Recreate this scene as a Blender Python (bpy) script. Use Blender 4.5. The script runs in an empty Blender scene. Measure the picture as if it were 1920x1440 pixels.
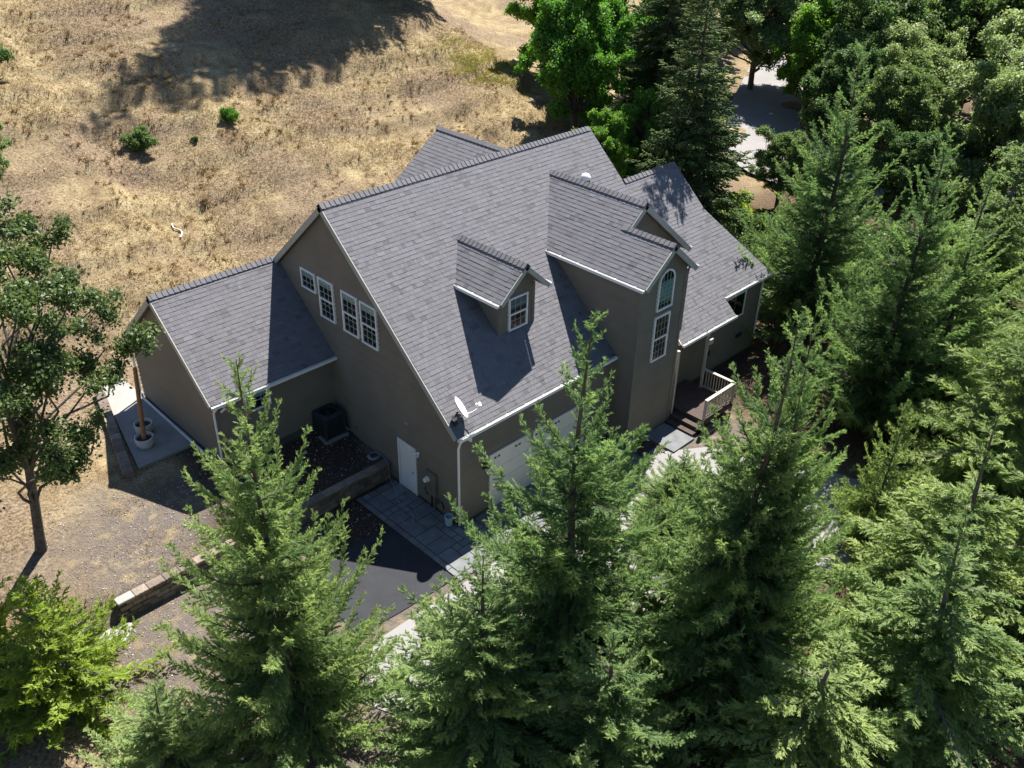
import bpy, bmesh, math, random
import numpy as np
from mathutils import Vector, Matrix

random.seed(7)
RNG = np.random.default_rng(7)
SC = bpy.context.scene
COL = SC.collection

# ------------------------------------------------------------------ camera
CAM_P = (-16.08, -18.28, 21.17)
yaw, pitch, roll = math.radians(44.7), math.radians(32.16), math.radians(-1.29)
fw = Vector((math.cos(pitch)*math.cos(yaw), math.cos(pitch)*math.sin(yaw), -math.sin(pitch)))
rt = fw.cross(Vector((0, 0, 1))).normalized()
dn = fw.cross(rt)
r2 = math.cos(roll)*rt + math.sin(roll)*dn
d2 = -math.sin(roll)*rt + math.cos(roll)*dn
cam_d = bpy.data.cameras.new('camera')
cam_d.sensor_fit = 'HORIZONTAL'
cam_d.sensor_width = 36.0
cam_d.lens = 36.0*1710/1920
cam_d.clip_end = 2000
cam = bpy.data.objects.new('camera', cam_d)
COL.objects.link(cam)
mw = Matrix.Identity(4)
for i in range(3):
    mw[i][0] = r2[i]; mw[i][1] = -d2[i]; mw[i][2] = -fw[i]; mw[i][3] = CAM_P[i]
cam.matrix_world = mw
SC.camera = cam

# ------------------------------------------------------------------ sky and sun
SUN = Vector((-0.57, -0.25, -1.0)).normalized()
W = bpy.data.worlds.new('World')
SC.world = W
W.use_nodes = True
nt = W.node_tree
bg = nt.nodes['Background']
sky = nt.nodes.new('ShaderNodeTexSky')
sky.sky_type = 'NISHITA'
sky.sun_disc = False
sky.sun_elevation = math.asin(-SUN.z)
sky.sun_rotation = math.atan2(-SUN.x, -SUN.y)
sky.altitude = 200
sky.air_density = 1.0
sky.dust_density = 0.3
sky.ozone_density = 4.0
nt.links.new(sky.outputs[0], bg.inputs[0])
bg.inputs[1].default_value = 0.058
sd = bpy.data.lights.new('sun', 'SUN')
sd.energy = 5.0
sd.angle = math.radians(0.5)
sd.color = (1.0, 0.955, 0.88)
so = bpy.data.objects.new('sun', sd)
COL.objects.link(so)
so.rotation_euler = SUN.to_track_quat('-Z', 'Y').to_euler()
so.location = (20, 10, 60)
SC.view_settings.view_transform = 'Standard'
SC.view_settings.look = 'None'
SC.view_settings.exposure = 1.38
SC.view_settings.gamma = 1.0
SC.view_settings.use_curve_mapping = False
SC.cycles.max_bounces = 5
SC.cycles.diffuse_bounces = 3
SC.cycles.transparent_max_bounces = 6
SC.cycles.use_denoising = True

# ------------------------------------------------------------------ materials
MATS = {}

def material(name, col, rough=0.8, col2=None, nscale=6.0, namt=0.5, bump=0.0, bscale=None,
             tone=0.0, spec=0.3, metal=0.0, transl=None, orand=0.0, tonecol=None, detail=4.0, bdist=0.02):
    m = bpy.data.materials.new(name)
    m.use_nodes = True
    N = m.node_tree.nodes
    Lk = m.node_tree.links
    p = N['Principled BSDF']
    p.inputs['Roughness'].default_value = rough
    p.inputs['Specular IOR Level'].default_value = spec
    p.inputs['Metallic'].default_value = metal
    tc = N.new('ShaderNodeTexCoord')
    geo = N.new('ShaderNodeNewGeometry')
    src = None
    rgb = N.new('ShaderNodeRGB')
    rgb.outputs[0].default_value = (*col, 1)
    src = rgb.outputs[0]
    if col2 is not None:
        nz = N.new('ShaderNodeTexNoise')
        nz.inputs['Scale'].default_value = nscale
        nz.inputs['Detail'].default_value = detail
        Lk.new(geo.outputs['Position'], nz.inputs['Vector'])
        rp = N.new('ShaderNodeValToRGB')
        rp.color_ramp.elements[0].position = 0.5-0.5*namt*0.6
        rp.color_ramp.elements[1].position = 0.5+0.5*namt*0.6
        rp.color_ramp.elements[0].color = (*col, 1)
        rp.color_ramp.elements[1].color = (*col2, 1)
        Lk.new(nz.outputs['Fac'], rp.inputs['Fac'])
        src = rp.outputs['Color']
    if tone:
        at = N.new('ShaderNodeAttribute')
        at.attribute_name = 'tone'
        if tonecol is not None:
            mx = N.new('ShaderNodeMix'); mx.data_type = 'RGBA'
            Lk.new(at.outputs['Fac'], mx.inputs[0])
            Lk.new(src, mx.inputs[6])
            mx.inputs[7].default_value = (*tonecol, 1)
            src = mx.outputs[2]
        else:
            ma = N.new('ShaderNodeMath'); ma.operation = 'MULTIPLY_ADD'
            ma.inputs[1].default_value = 2*tone
            ma.inputs[2].default_value = 1-tone
            Lk.new(at.outputs['Fac'], ma.inputs[0])
            hs = N.new('ShaderNodeHueSaturation')
            Lk.new(ma.outputs[0], hs.inputs['Value'])
            Lk.new(src, hs.inputs['Color'])
            src = hs.outputs[0]
    if orand:
        oi = N.new('ShaderNodeObjectInfo')
        hs = N.new('ShaderNodeHueSaturation')
        a = N.new('ShaderNodeMath'); a.operation = 'MULTIPLY_ADD'
        a.inputs[1].default_value = orand; a.inputs[2].default_value = 1-orand/2
        Lk.new(oi.outputs['Random'], a.inputs[0])
        Lk.new(a.outputs[0], hs.inputs['Value'])
        b = N.new('ShaderNodeMath'); b.operation = 'MULTIPLY_ADD'
        b.inputs[1].default_value = -orand*0.09; b.inputs[2].default_value = 0.5+orand*0.045
        Lk.new(oi.outputs['Random'], b.inputs[0])
        Lk.new(b.outputs[0], hs.inputs['Hue'])
        Lk.new(src, hs.inputs['Color'])
        src = hs.outputs[0]
    Lk.new(src, p.inputs['Base Color'])
    if bump:
        nb = N.new('ShaderNodeTexNoise')
        nb.inputs['Scale'].default_value = bscale or nscale*4
        nb.inputs['Detail'].default_value = 3
        Lk.new(geo.outputs['Position'], nb.inputs['Vector'])
        bp = N.new('ShaderNodeBump')
        bp.inputs['Strength'].default_value = bump
        bp.inputs['Distance'].default_value = bdist
        Lk.new(nb.outputs['Fac'], bp.inputs['Height'])
        Lk.new(bp.outputs[0], p.inputs['Normal'])
    if transl:
        tr = N.new('ShaderNodeBsdfTranslucent')
        hs = N.new('ShaderNodeHueSaturation')
        hs.inputs['Saturation'].default_value = 1.15
        hs.inputs['Value'].default_value = 1.25
        Lk.new(src, hs.inputs['Color'])
        Lk.new(hs.outputs[0], tr.inputs['Color'])
        mx = N.new('ShaderNodeMixShader')
        mx.inputs[0].default_value = transl
        Lk.new(p.outputs[0], mx.inputs[1]); Lk.new(tr.outputs[0], mx.inputs[2])
        Lk.new(mx.outputs[0], N['Material Output'].inputs['Surface'])
    MATS[name] = m
    return m

material('shingle', (0.148, 0.145, 0.157), 0.9, (0.137, 0.134, 0.146), 0.5, 0.9, bump=0.4, bscale=60, tone=0.24, spec=0.2)
material('siding', (0.196, 0.172, 0.138), 0.75, (0.156, 0.136, 0.108), 0.9, 0.9, tone=0.12, spec=0.25)
material('siding_dark', (0.178, 0.157, 0.127), 0.7, (0.150, 0.132, 0.106), 2.0, 0.8)
material('trim', (0.36, 0.365, 0.335), 0.6, (0.30, 0.305, 0.28), 3.0, 0.7)
material('white', (0.78, 0.78, 0.77), 0.45, (0.68, 0.68, 0.66), 4.0, 0.8)
material('door_white', (0.74, 0.72, 0.66), 0.5, (0.68, 0.66, 0.60), 1.5, 0.7)
material('concrete', (0.33, 0.32, 0.30), 0.9, (0.23, 0.22, 0.205), 1.7, 0.9, bump=0.2, bscale=30)
material('foundation', (0.10, 0.095, 0.085), 0.9, (0.07, 0.066, 0.06), 2.5, 0.9, bump=0.2, bscale=25)
material('stamped', (0.17, 0.175, 0.185), 0.8, (0.10, 0.105, 0.115), 2.6, 0.9, bump=0.5, bscale=14, tone=0.22)  # slate grey concrete, darkened further to carry shade on walkway and landing
material('asphalt_shaded', (0.036, 0.038, 0.045), 0.9, (0.024, 0.025, 0.030), 1.1, 0.9, bump=0.4, bscale=90)  # asphalt with shade put into its colour
material('asphalt', (0.26, 0.25, 0.25), 0.95, (0.21, 0.20, 0.20), 0.7, 0.9, bump=0.4, bscale=70)
material('block', (0.26, 0.205, 0.165), 0.95, (0.15, 0.125, 0.105), 5.0, 0.9, bump=0.9, bscale=26, tone=0.35, bdist=0.04)
material('bark', (0.13, 0.095, 0.07), 0.95, (0.055, 0.042, 0.034), 9.0, 0.8, bump=0.8, bscale=30)
material('bark_grey', (0.14, 0.12, 0.105), 0.95, (0.06, 0.052, 0.047), 8.0, 0.8, bump=0.8, bscale=30)
material('pole_wood', (0.33, 0.165, 0.075), 0.7, (0.22, 0.105, 0.05), 5.0, 0.8, bump=0.3)
material('deadwood', (0.62, 0.58, 0.54), 0.8, (0.48, 0.44, 0.40), 9.0, 0.8)
material('pot', (0.60, 0.59, 0.56), 0.8, (0.45, 0.44, 0.42), 5.0, 0.8, bump=0.2)
material('soil', (0.06, 0.045, 0.035), 1.0, (0.035, 0.027, 0.022), 12.0, 0.8, bump=0.6)
material('black_metal', (0.02, 0.02, 0.022), 0.5, (0.03, 0.03, 0.032), 5.0, 0.8)
material('ac_metal', (0.045, 0.058, 0.064), 0.5, (0.032, 0.042, 0.048), 3.0, 0.8)
material('ac_coil', (0.012, 0.013, 0.014), 0.7, (0.02, 0.02, 0.022), 30, 0.8)
material('grey_box', (0.16, 0.145, 0.12), 0.5, (0.13, 0.12, 0.10), 5.0, 0.8)
material('hose', (0.24, 0.27, 0.34), 0.45, (0.19, 0.22, 0.28), 8, 0.8)
material('bucket', (0.42, 0.55, 0.68), 0.45, (0.36, 0.48, 0.60), 8, 0.8)
material('dish', (0.80, 0.79, 0.77), 0.35, (0.72, 0.71, 0.69), 6, 0.8)
material('steel', (0.42, 0.43, 0.44), 0.35, (0.34, 0.35, 0.36), 8, 0.8, metal=0.7)
material('deck', (0.085, 0.06, 0.05), 0.85, (0.055, 0.04, 0.034), 6, 0.8, bump=0.3)
material('rail', (0.42, 0.385, 0.335), 0.75, (0.34, 0.31, 0.27), 6, 0.8)
material('interior', (0.02, 0.018, 0.016), 0.9, (0.012, 0.011, 0.010), 3, 0.8)
material('blind', (0.40, 0.52, 0.50), 0.7, (0.34, 0.45, 0.44), 4, 0.8)
material('reflection_red', (0.30, 0.085, 0.055), 0.9, (0.14, 0.05, 0.04), 2.2, 0.5)  # reddish pane reflections put into the backing colour
material('curtain_pale', (0.42, 0.38, 0.36), 0.9, (0.36, 0.32, 0.32), 3, 0.8)
material('pebble', (0.52, 0.50, 0.47), 0.9, (0.26, 0.24, 0.22), 3.0, 0.9, tone=0.5)
material('dry_grass', (0.370, 0.290, 0.150), 0.9, (0.265, 0.195, 0.100), 0.5, 0.8, tone=0.40, spec=0.1, transl=0.15)
material('green_grass', (0.21, 0.25, 0.050), 0.9, (0.33, 0.28, 0.085), 0.9, 0.8, tone=0.35, spec=0.1, transl=0.3)
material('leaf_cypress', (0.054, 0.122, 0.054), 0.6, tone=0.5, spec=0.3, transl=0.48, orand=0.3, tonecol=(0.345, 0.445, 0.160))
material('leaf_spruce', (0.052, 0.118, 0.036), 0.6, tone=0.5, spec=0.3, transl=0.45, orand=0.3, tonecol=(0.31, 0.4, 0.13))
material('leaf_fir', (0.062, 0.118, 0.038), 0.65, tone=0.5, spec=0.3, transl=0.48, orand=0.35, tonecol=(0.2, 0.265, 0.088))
material('leaf_bright', (0.125, 0.2, 0.03), 0.55, tone=0.5, spec=0.35, transl=0.45, orand=0.2, tonecol=(0.33, 0.41, 0.07))
material('leaf_oak', (0.064, 0.12, 0.036), 0.55, tone=0.5, spec=0.3, transl=0.48, orand=0.4, tonecol=(0.19, 0.262, 0.085))
material('leaf_dark_oak', (0.044, 0.082, 0.024), 0.5, tone=0.5, spec=0.4, transl=0.40, orand=0.1, tonecol=(0.150, 0.200, 0.062))
material('leaf_maple', (0.07, 0.18, 0.026), 0.55, tone=0.5, spec=0.3, transl=0.5, orand=0.3, tonecol=(0.19, 0.345, 0.062))
material('leaf_light', (0.13, 0.198, 0.07), 0.5, tone=0.5, spec=0.4, transl=0.5, orand=0.35, tonecol=(0.3, 0.37, 0.155))
material('leaf_dry', (0.20, 0.115, 0.05), 0.9, tone=0.5, spec=0.1, transl=0.1, tonecol=(0.33, 0.23, 0.10))

def glass_material():
    m = bpy.data.materials.new('window_glass')
    m.use_nodes = True
    N = m.node_tree.nodes; Lk = m.node_tree.links
    N.remove(N['Principled BSDF'])
    t = N.new('ShaderNodeBsdfTransparent')
    t.inputs[0].default_value = (0.80, 0.90, 0.92, 1)
    g = N.new('ShaderNodeBsdfGlossy')
    g.inputs['Roughness'].default_value = 0.03
    g.inputs['Color'].default_value = (0.9, 0.95, 1, 1)
    fr = N.new('ShaderNodeFresnel'); fr.inputs['IOR'].default_value = 1.5
    nz = N.new('ShaderNodeTexNoise'); nz.inputs['Scale'].default_value = 1.6
    geo = N.new('ShaderNodeNewGeometry')
    Lk.new(geo.outputs['Position'], nz.inputs['Vector'])
    bp = N.new('ShaderNodeBump'); bp.inputs['Strength'].default_value = 0.05
    Lk.new(nz.outputs['Fac'], bp.inputs['Height'])
    Lk.new(bp.outputs[0], g.inputs['Normal'])
    mx = N.new('ShaderNodeMixShader')
    Lk.new(fr.outputs[0], mx.inputs[0]); Lk.new(t.outputs[0], mx.inputs[1]); Lk.new(g.outputs[0], mx.inputs[2])
    Lk.new(mx.outputs[0], N['Material Output'].inputs['Surface'])
    MATS['glass'] = m
glass_material()

def ground_material():
    m = bpy.data.materials.new('ground')
    m.use_nodes = True
    N = m.node_tree.nodes; Lk = m.node_tree.links
    p = N['Principled BSDF']
    p.inputs['Roughness'].default_value = 0.95
    p.inputs['Specular IOR Level'].default_value = 0.1
    geo = N.new('ShaderNodeNewGeometry')
    def noise(scale, detail=5, rough=0.6):
        n = N.new('ShaderNodeTexNoise')
        n.inputs['Scale'].default_value = scale
        n.inputs['Detail'].default_value = detail
        n.inputs['Roughness'].default_value = rough
        Lk.new(geo.outputs['Position'], n.inputs['Vector'])
        return n.outputs['Fac']
    def ramp(fac, stops):
        r = N.new('ShaderNodeValToRGB')
        e = r.color_ramp.elements
        while len(e) < len(stops): e.new(0.5)
        for k, (pos, c) in enumerate(stops):
            e[k].position = pos; e[k].color = (*c, 1)
        Lk.new(fac, r.inputs['Fac'])
        return r.outputs['Color']
    def mix(fac, a, b, bt='MIX'):
        x = N.new('ShaderNodeMix'); x.data_type = 'RGBA'; x.blend_type = bt
        if isinstance(fac, float): x.inputs[0].default_value = fac
        else: Lk.new(fac, x.inputs[0])
        Lk.new(a, x.inputs[6]); Lk.new(b, x.inputs[7])
        return x.outputs[2]
    fine = noise(9.0, 6, 0.75)
    mid = noise(0.9, 6, 0.65)
    big = noise(0.16, 4, 0.55)
    grass = ramp(mid, [(0.30, (0.147, 0.104, 0.061)), (0.46, (0.254, 0.194, 0.111)), (0.60, (0.325, 0.263, 0.153)), (0.78, (0.389, 0.344, 0.227))])
    dirt = ramp(fine, [(0.30, (0.118, 0.083, 0.056)), (0.55, (0.212, 0.159, 0.107)), (0.72, (0.319, 0.275, 0.215))])
    bf = ramp(big, [(0.42, (0, 0, 0)), (0.57, (0.95, 0.95, 0.95))])
    hill = mix(bf, grass, dirt)
    fl = ramp(fine, [(0.36, (0.45, 0.42, 0.40)), (0.5, (1, 1, 1)), (0.66, (1.25, 1.2, 1.1))])
    hill = mix(1.0, hill, fl, 'MULTIPLY')
    gv = noise(26.0, 4, 0.7)
    gravel = ramp(gv, [(0.30, (0.055, 0.045, 0.040)), (0.48, (0.13, 0.108, 0.094)), (0.62, (0.185, 0.158, 0.138)), (0.74, (0.34, 0.31, 0.28))])
    straw = ramp(noise(1.7, 5, 0.7), [(0.50, (0, 0, 0)), (0.66, (0.75, 0.75, 0.75))])
    gravel = mix(straw, gravel, grass)
    mulch = ramp(noise(14.0, 5, 0.75), [(0.30, (0.018, 0.013, 0.011)), (0.50, (0.055, 0.038, 0.03)), (0.70, (0.12, 0.085, 0.065))])
    duff = ramp(noise(7.0, 5, 0.7), [(0.30, (0.035, 0.024, 0.017)), (0.55, (0.105, 0.070, 0.046)), (0.75, (0.23, 0.165, 0.115))])
    at = N.new('ShaderNodeAttribute'); at.attribute_name = 'zone'
    sp = N.new('ShaderNodeSeparateColor')
    Lk.new(at.outputs['Color'], sp.inputs[0])
    c = mix(sp.outputs[0], hill, gravel)
    c = mix(sp.outputs[1], c, duff)
    c = mix(sp.outputs[2], c, mulch)
    Lk.new(c, p.inputs['Base Color'])
    bp = N.new('ShaderNodeBump'); bp.inputs['Strength'].default_value = 0.9
    bp.inputs['Distance'].default_value = 0.12
    Lk.new(noise(5.0, 7, 0.75), bp.inputs['Height'])
    Lk.new(bp.outputs[0], p.inputs['Normal'])
    MATS['ground'] = m
ground_material()

# ------------------------------------------------------------------ mesh helpers
def V3(a): return np.array(a, float)
def unit(a):
    a = V3(a); return a/np.linalg.norm(a)

class MB:
    def __init__(self): self.v = []; self.f = []; self.t = []
    def face(self, pts, tone=0.5):
        b = len(self.v); self.v += [tuple(p) for p in pts]
        self.f.append(tuple(range(b, b+len(pts)))); self.t.append(tone)
    def hexa(self, P, tone=0.5):
        b = len(self.v); self.v += [tuple(p) for p in P]
        for q in ((0, 3, 2, 1), (4, 5, 6, 7), (0, 1, 5, 4), (1, 2, 6, 5), (2, 3, 7, 6), (3, 0, 4, 7)):
            self.f.append(tuple(b+i for i in q)); self.t.append(tone)
    def box(self, a, b, tone=0.5):
        x0, y0, z0 = a; x1, y1, z1 = b
        self.hexa([(x0, y0, z0), (x1, y0, z0), (x1, y1, z0), (x0, y1, z0), (x0, y0, z1), (x1, y0, z1), (x1, y1, z1), (x0, y1, z1)], tone)
    def obox(self, O, u, v, n, du, dv, dn, tone=0.5):
        """box from corner O spanning du*u, dv*v, dn*n"""
        O = V3(O); u = V3(u)*du; v = V3(v)*dv; n = V3(n)*dn
        self.hexa([O, O+u, O+u+v, O+v, O+n, O+u+n, O+u+v+n, O+v+n], tone)
    def prism(self, poly, vec, tone=0.5):
        poly = [V3(p) for p in poly]; vec = V3(vec); n = len(poly); b = len(self.v)
        self.v += [tuple(p) for p in poly]+[tuple(p+vec) for p in poly]
        self.f.append(tuple(range(b+n-1, b-1, -1))); self.t.append(tone)
        self.f.append(tuple(range(b+n, b+2*n))); self.t.append(tone)
        for i in range(n):
            j = (i+1) % n
            self.f.append((b+i, b+j, b+n+j, b+n+i)); self.t.append(tone)
    def tube(self, pts, rad, k=8, cap=True, tone=0.5):
        pts = [V3(p) for p in pts]
        if not hasattr(rad, '__len__'): rad = [rad]*len(pts)
        rings = []
        ref = None
        for i, p in enumerate(pts):
            d = unit(pts[min(i+1, len(pts)-1)]-pts[max(i-1, 0)])
            if ref is None:
                ref = np.cross(d, (0, 0, 1)) if abs(d[2]) < 0.9 else np.cross(d, (1, 0, 0))
            a = unit(ref-d*np.dot(ref, d)); ref = a; c = np.cross(d, a)
            b = len(self.v)
            for q in range(k):
                w = 2*math.pi*q/k
                self.v.append(tuple(p+rad[i]*(math.cos(w)*a+math.sin(w)*c)))
            rings.append(b)
        for r0, r1 in zip(rings[:-1], rings[1:]):
            for q in range(k):
                self.f.append((r0+q, r0+(q+1) % k, r1+(q+1) % k, r1+q)); self.t.append(tone)
        if cap:
            self.f.append(tuple(rings[0]+q for q in range(k-1, -1, -1))); self.t.append(tone)
            self.f.append(tuple(rings[-1]+q for q in range(k))); self.t.append(tone)
    def lathe(self, c, prof, k=20, tone=0.5):
        c = V3(c); rings = []
        for r, z in prof:
            b = len(self.v)
            for q in range(k):
                w = 2*math.pi*q/k
                self.v.append((c[0]+r*math.cos(w), c[1]+r*math.sin(w), c[2]+z))
            rings.append(b)
        for r0, r1 in zip(rings[:-1], rings[1:]):
            for q in range(k):
                self.f.append((r0+q, r0+(q+1) % k, r1+(q+1) % k, r1+q)); self.t.append(tone)
        self.f.append(tuple(rings[0]+q for q in range(k-1, -1, -1))); self.t.append(tone)
        self.f.append(tuple(rings[-1]+q for q in range(k))); self.t.append(tone)
    def build(self, name, mat, parent=None, bevel=0, smooth=False):
        me = bpy.data.meshes.new(name)
        me.from_pydata(self.v, [], self.f)
        at = me.attributes.new('tone', 'FLOAT', 'FACE')
        at.data.foreach_set('value', np.array(self.t, np.float32))
        if bevel:
            bm = bmesh.new(); bm.from_mesh(me)
            bmesh.ops.remove_doubles(bm, verts=bm.verts, dist=1e-5)
            bmesh.ops.recalc_face_normals(bm, faces=bm.faces)
            bmesh.ops.bevel(bm, geom=bm.edges[:], offset=bevel, segments=1, affect='EDGES')
            bm.to_mesh(me); bm.free()
        if smooth: me.shade_smooth()
        me.materials.append(MATS[mat])
        o = bpy.data.objects.new(name, me)
        COL.objects.link(o)
        if parent is not None: o.parent = parent
        return o

def tag(o, label=None, cat=None, group=None, kind=None):
    if label: o['label'] = label
    if cat: o['category'] = cat
    if group: o['group'] = group
    if kind: o['kind'] = kind
    return o

def thing(name, label, cat, loc=(0, 0, 0), group=None):
    o = bpy.data.objects.new(name, None)
    o.empty_display_size = 0.2
    COL.objects.link(o)
    o.location = loc
    return tag(o, label, cat, group)

def np_mesh(name, verts, faces, tone, mat, smooth=False):
    """verts (N,3), faces (M,k) with constant k, tone (M)"""
    me = bpy.data.meshes.new(name)
    n, k = faces.shape
    me.vertices.add(len(verts)); me.vertices.foreach_set('co', verts.astype(np.float32).ravel())
    me.loops.add(n*k); me.loops.foreach_set('vertex_index', faces.astype(np.int32).ravel())
    me.polygons.add(n)
    me.polygons.foreach_set('loop_start', np.arange(0, n*k, k, dtype=np.int32))
    me.update(calc_edges=True)
    at = me.attributes.new('tone', 'FLOAT', 'FACE')
    at.data.foreach_set('value', tone.astype(np.float32))
    me.materials.append(MATS[mat])
    return me

def clip_poly(poly, conv):
    """Sutherland-Hodgman: clip poly by the convex ccw polygon conv"""
    out = poly
    m = len(conv)
    for i in range(m):
        ax, ay = conv[i]; bx, by = conv[(i+1) % m]
        if not out: return []
        inp = out; out = []
        def side(p): return (bx-ax)*(p[1]-ay)-(by-ay)*(p[0]-ax)
        for j in range(len(inp)):
            p = inp[j]; q = inp[(j+1) % len(inp)]
            sp, sq = side(p), side(q)
            if sp >= -1e-9: out.append(p)
            if (sp > 1e-9 and sq < -1e-9) or (sp < -1e-9 and sq > 1e-9):
                t = sp/(sp-sq); out.append((p[0]+t*(q[0]-p[0]), p[1]+t*(q[1]-p[1])))
    return out

def slab_piece(B, O, u, v, n, poly, v0, v1, h0, h1, tone):
    """one lapped piece (shingle or board): thick at its lower edge v0, thin at v1"""
    if len(poly) < 3: return False
    area = 0.5*sum(poly[i][0]*poly[(i+1) % len(poly)][1]-poly[(i+1) % len(poly)][0]*poly[i][1] for i in range(len(poly)))
    if abs(area) < 1e-4: return False
    b = len(B.v); k = len(poly)
    for (a, c) in poly:
        h = h0+(h1-h0)*(c-v0)/(v1-v0)
        B.v.append(tuple(O+a*u+c*v+h*n))
    for (a, c) in poly: B.v.append(tuple(O+a*u+c*v))
    B.f.append(tuple(range(b, b+k))); B.t.append(tone)
    for i in range(k):
        j = (i+1) % k
        B.f.append((b+k+i, b+k+j, b+j, b+i)); B.t.append(tone)
    return True

# ------------------------------------------------------------------ terrain
def sstep(a, b, x):
    t = np.clip((x-a)/(b-a), 0, 1); return t*t*(3-2*t)

def vnoise(x, y, seed=0):
    xi = np.floor(x).astype(np.int64); yi = np.floor(y).astype(np.int64)
    fx = x-xi; fy = y-yi
    fx = fx*fx*(3-2*fx); fy = fy*fy*(3-2*fy)
    def hsh(a, b):
        h = (a*374761393+b*668265263+seed*1442695041) & 0xffffffff
        h = ((h ^ (h >> 13))*1274126177) & 0xffffffff
        return ((h ^ (h >> 16)) & 0xffff)/65535.0
    return (hsh(xi, yi)*(1-fx)+hsh(xi+1, yi)*fx)*(1-fy)+(hsh(xi, yi+1)*(1-fx)+hsh(xi+1, yi+1)*fx)*fy

def height(x, y, noise=True):
    x = np.asarray(x, float); y = np.asarray(y, float)
    # retaining wall terrace on the left of the garage
    wd = 0.05+np.clip(-10.3-x, 0, 6)*0.8
    terr = 0.72*sstep(3.95-wd*0.6, 3.95+wd, y)*(1-sstep(0.3, 2.0, x))
    terr = terr+0.42*sstep(5.0, 9.0, y)*(1-sstep(12, 18, x))
    hb = np.clip(y-14.6, 0, None)
    s = 0.41-0.29*sstep(26, 48, x)
    hill = s*(np.sqrt(hb*hb+9.0)-3.0)
    hill = hill+0.35*sstep(31, 34, y)*(1-sstep(24, 34, x))*1.2
    z = terr+hill
    if noise:
        a = sstep(14, 20, y)+0.25*sstep(4.5, 8, y)*(1-sstep(-9, -7.5, x))
        z = z+a*(0.7*(vnoise(x*0.22, y*0.22, 1)-0.5)+0.32*(vnoise(x*0.8, y*0.8, 2)-0.5)+0.12*(vnoise(x*2.1, y*2.1, 3)-0.5))
        # sheep-track terracettes across the slope
        q = (hill*0.9+0.5*vnoise(x*0.12, y*0.12, 9))
        w = q-np.floor(q)
        z = z+a*0.48*(sstep(0.0, 0.18, w)-w)
        out = sstep(14, 20, x)*(1-sstep(6, 12, y))+sstep(-9.5, -12, y)
        z = z+np.clip(out, 0, 1)*0.25*(vnoise(x*0.5, y*0.5, 5)-0.5)
    return z

def axis_lines(a, b, lo, hi, fine, extra=()):
    mid = list(np.arange(lo, hi+1e-6, fine))
    left = []; p = lo; st = fine
    while p > a:
        st *= 1.22; p -= st; left.append(p)
    right = []; p = hi; st = fine
    while p < b:
        st *= 1.22; p += st; right.append(p)
    mid = [m for m in mid if all(abs(m-e) > 0.08 for e in extra)]
    return np.array(sorted(left+mid+right+list(extra)))
gx = axis_lines(-420, 520, -20, 40, 0.33)
gy = axis_lines(-420, 520, -20, 48, 0.33, (3.86, 4.04))
GX, GY = np.meshgrid(gx, gy, indexing='ij')
GZ = height(GX, GY)
nx, ny = GX.shape
verts = np.stack([GX, GY, GZ], -1).reshape(-1, 3)
ii, jj = np.meshgrid(np.arange(nx-1), np.arange(ny-1), indexing='ij')
q0 = (ii*ny+jj).ravel()
faces = np.stack([q0, q0+ny, q0+ny+1, q0+1], 1)
me = np_mesh('ground', verts, faces, np.full(len(faces), 0.5), 'ground')
me.shade_smooth()
jx = GX+2.2*(vnoise(GX*0.45, GY*0.45, 11)-0.5); jy = GY+2.2*(vnoise(GX*0.45, GY*0.45, 12)-0.5)
zr = (1-sstep(6.5, 9.5, jy))*(1-sstep(-0.5, 1.5, jx))*sstep(-13.5, -9.5, jx)      # gravel yard
zr = np.maximum(zr, (1-sstep(4.0, 5.2, jy))*(1-sstep(13, 16, jx))*sstep(-13, -10.5, jx))
zr = np.maximum(zr, sstep(-9.5, -8.0, jx)*(1-sstep(7.8, 8.6, jy))*(1-sstep(0, 1, jx)))
zg = sstep(12.0, 15.0, jx)*(1-sstep(9, 14, jy))                                      # needle duff, right
zg = np.maximum(zg, (1-sstep(-10.5, -8.5, jy))*sstep(-3, 0, jx))
zb = 0.95*sstep(-7.5, -6.0, jx)*(1-sstep(0, 1, jx))*sstep(3.7, 3.9, GY)*(1-sstep(9.0, 9.6, GY))   # mulch by the air conditioner
zb = np.maximum(zb, sstep(-4.0, -3.4, jx)*(1-sstep(0, 1, jx))*sstep(1.2, 1.5, GY)*(1-sstep(3.8, 3.9, GY)))
zb = np.maximum(zb, 0.75*sstep(13.0, 14.5, jx)*(1-sstep(18, 20, jx))*sstep(-3.5, -2.0, jy)*(1-sstep(1.5, 3, jy)))
zone = np.stack([zr, zg, zb, np.ones_like(zr)], -1).reshape(-1, 4).astype(np.float32)
at = me.attributes.new('zone', 'FLOAT_COLOR', 'POINT')
at.data.foreach_set('color', zone.ravel())
ground = bpy.data.objects.new('ground', me)
COL.objects.link(ground)
tag(ground, kind='structure')

def sheet(name, poly, z, thick, mat):
    B = MB(); B.prism([(x, y, z-thick) for x, y in poly], (0, 0, thick))
    return tag(B.build(name, mat), kind='structure')

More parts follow.
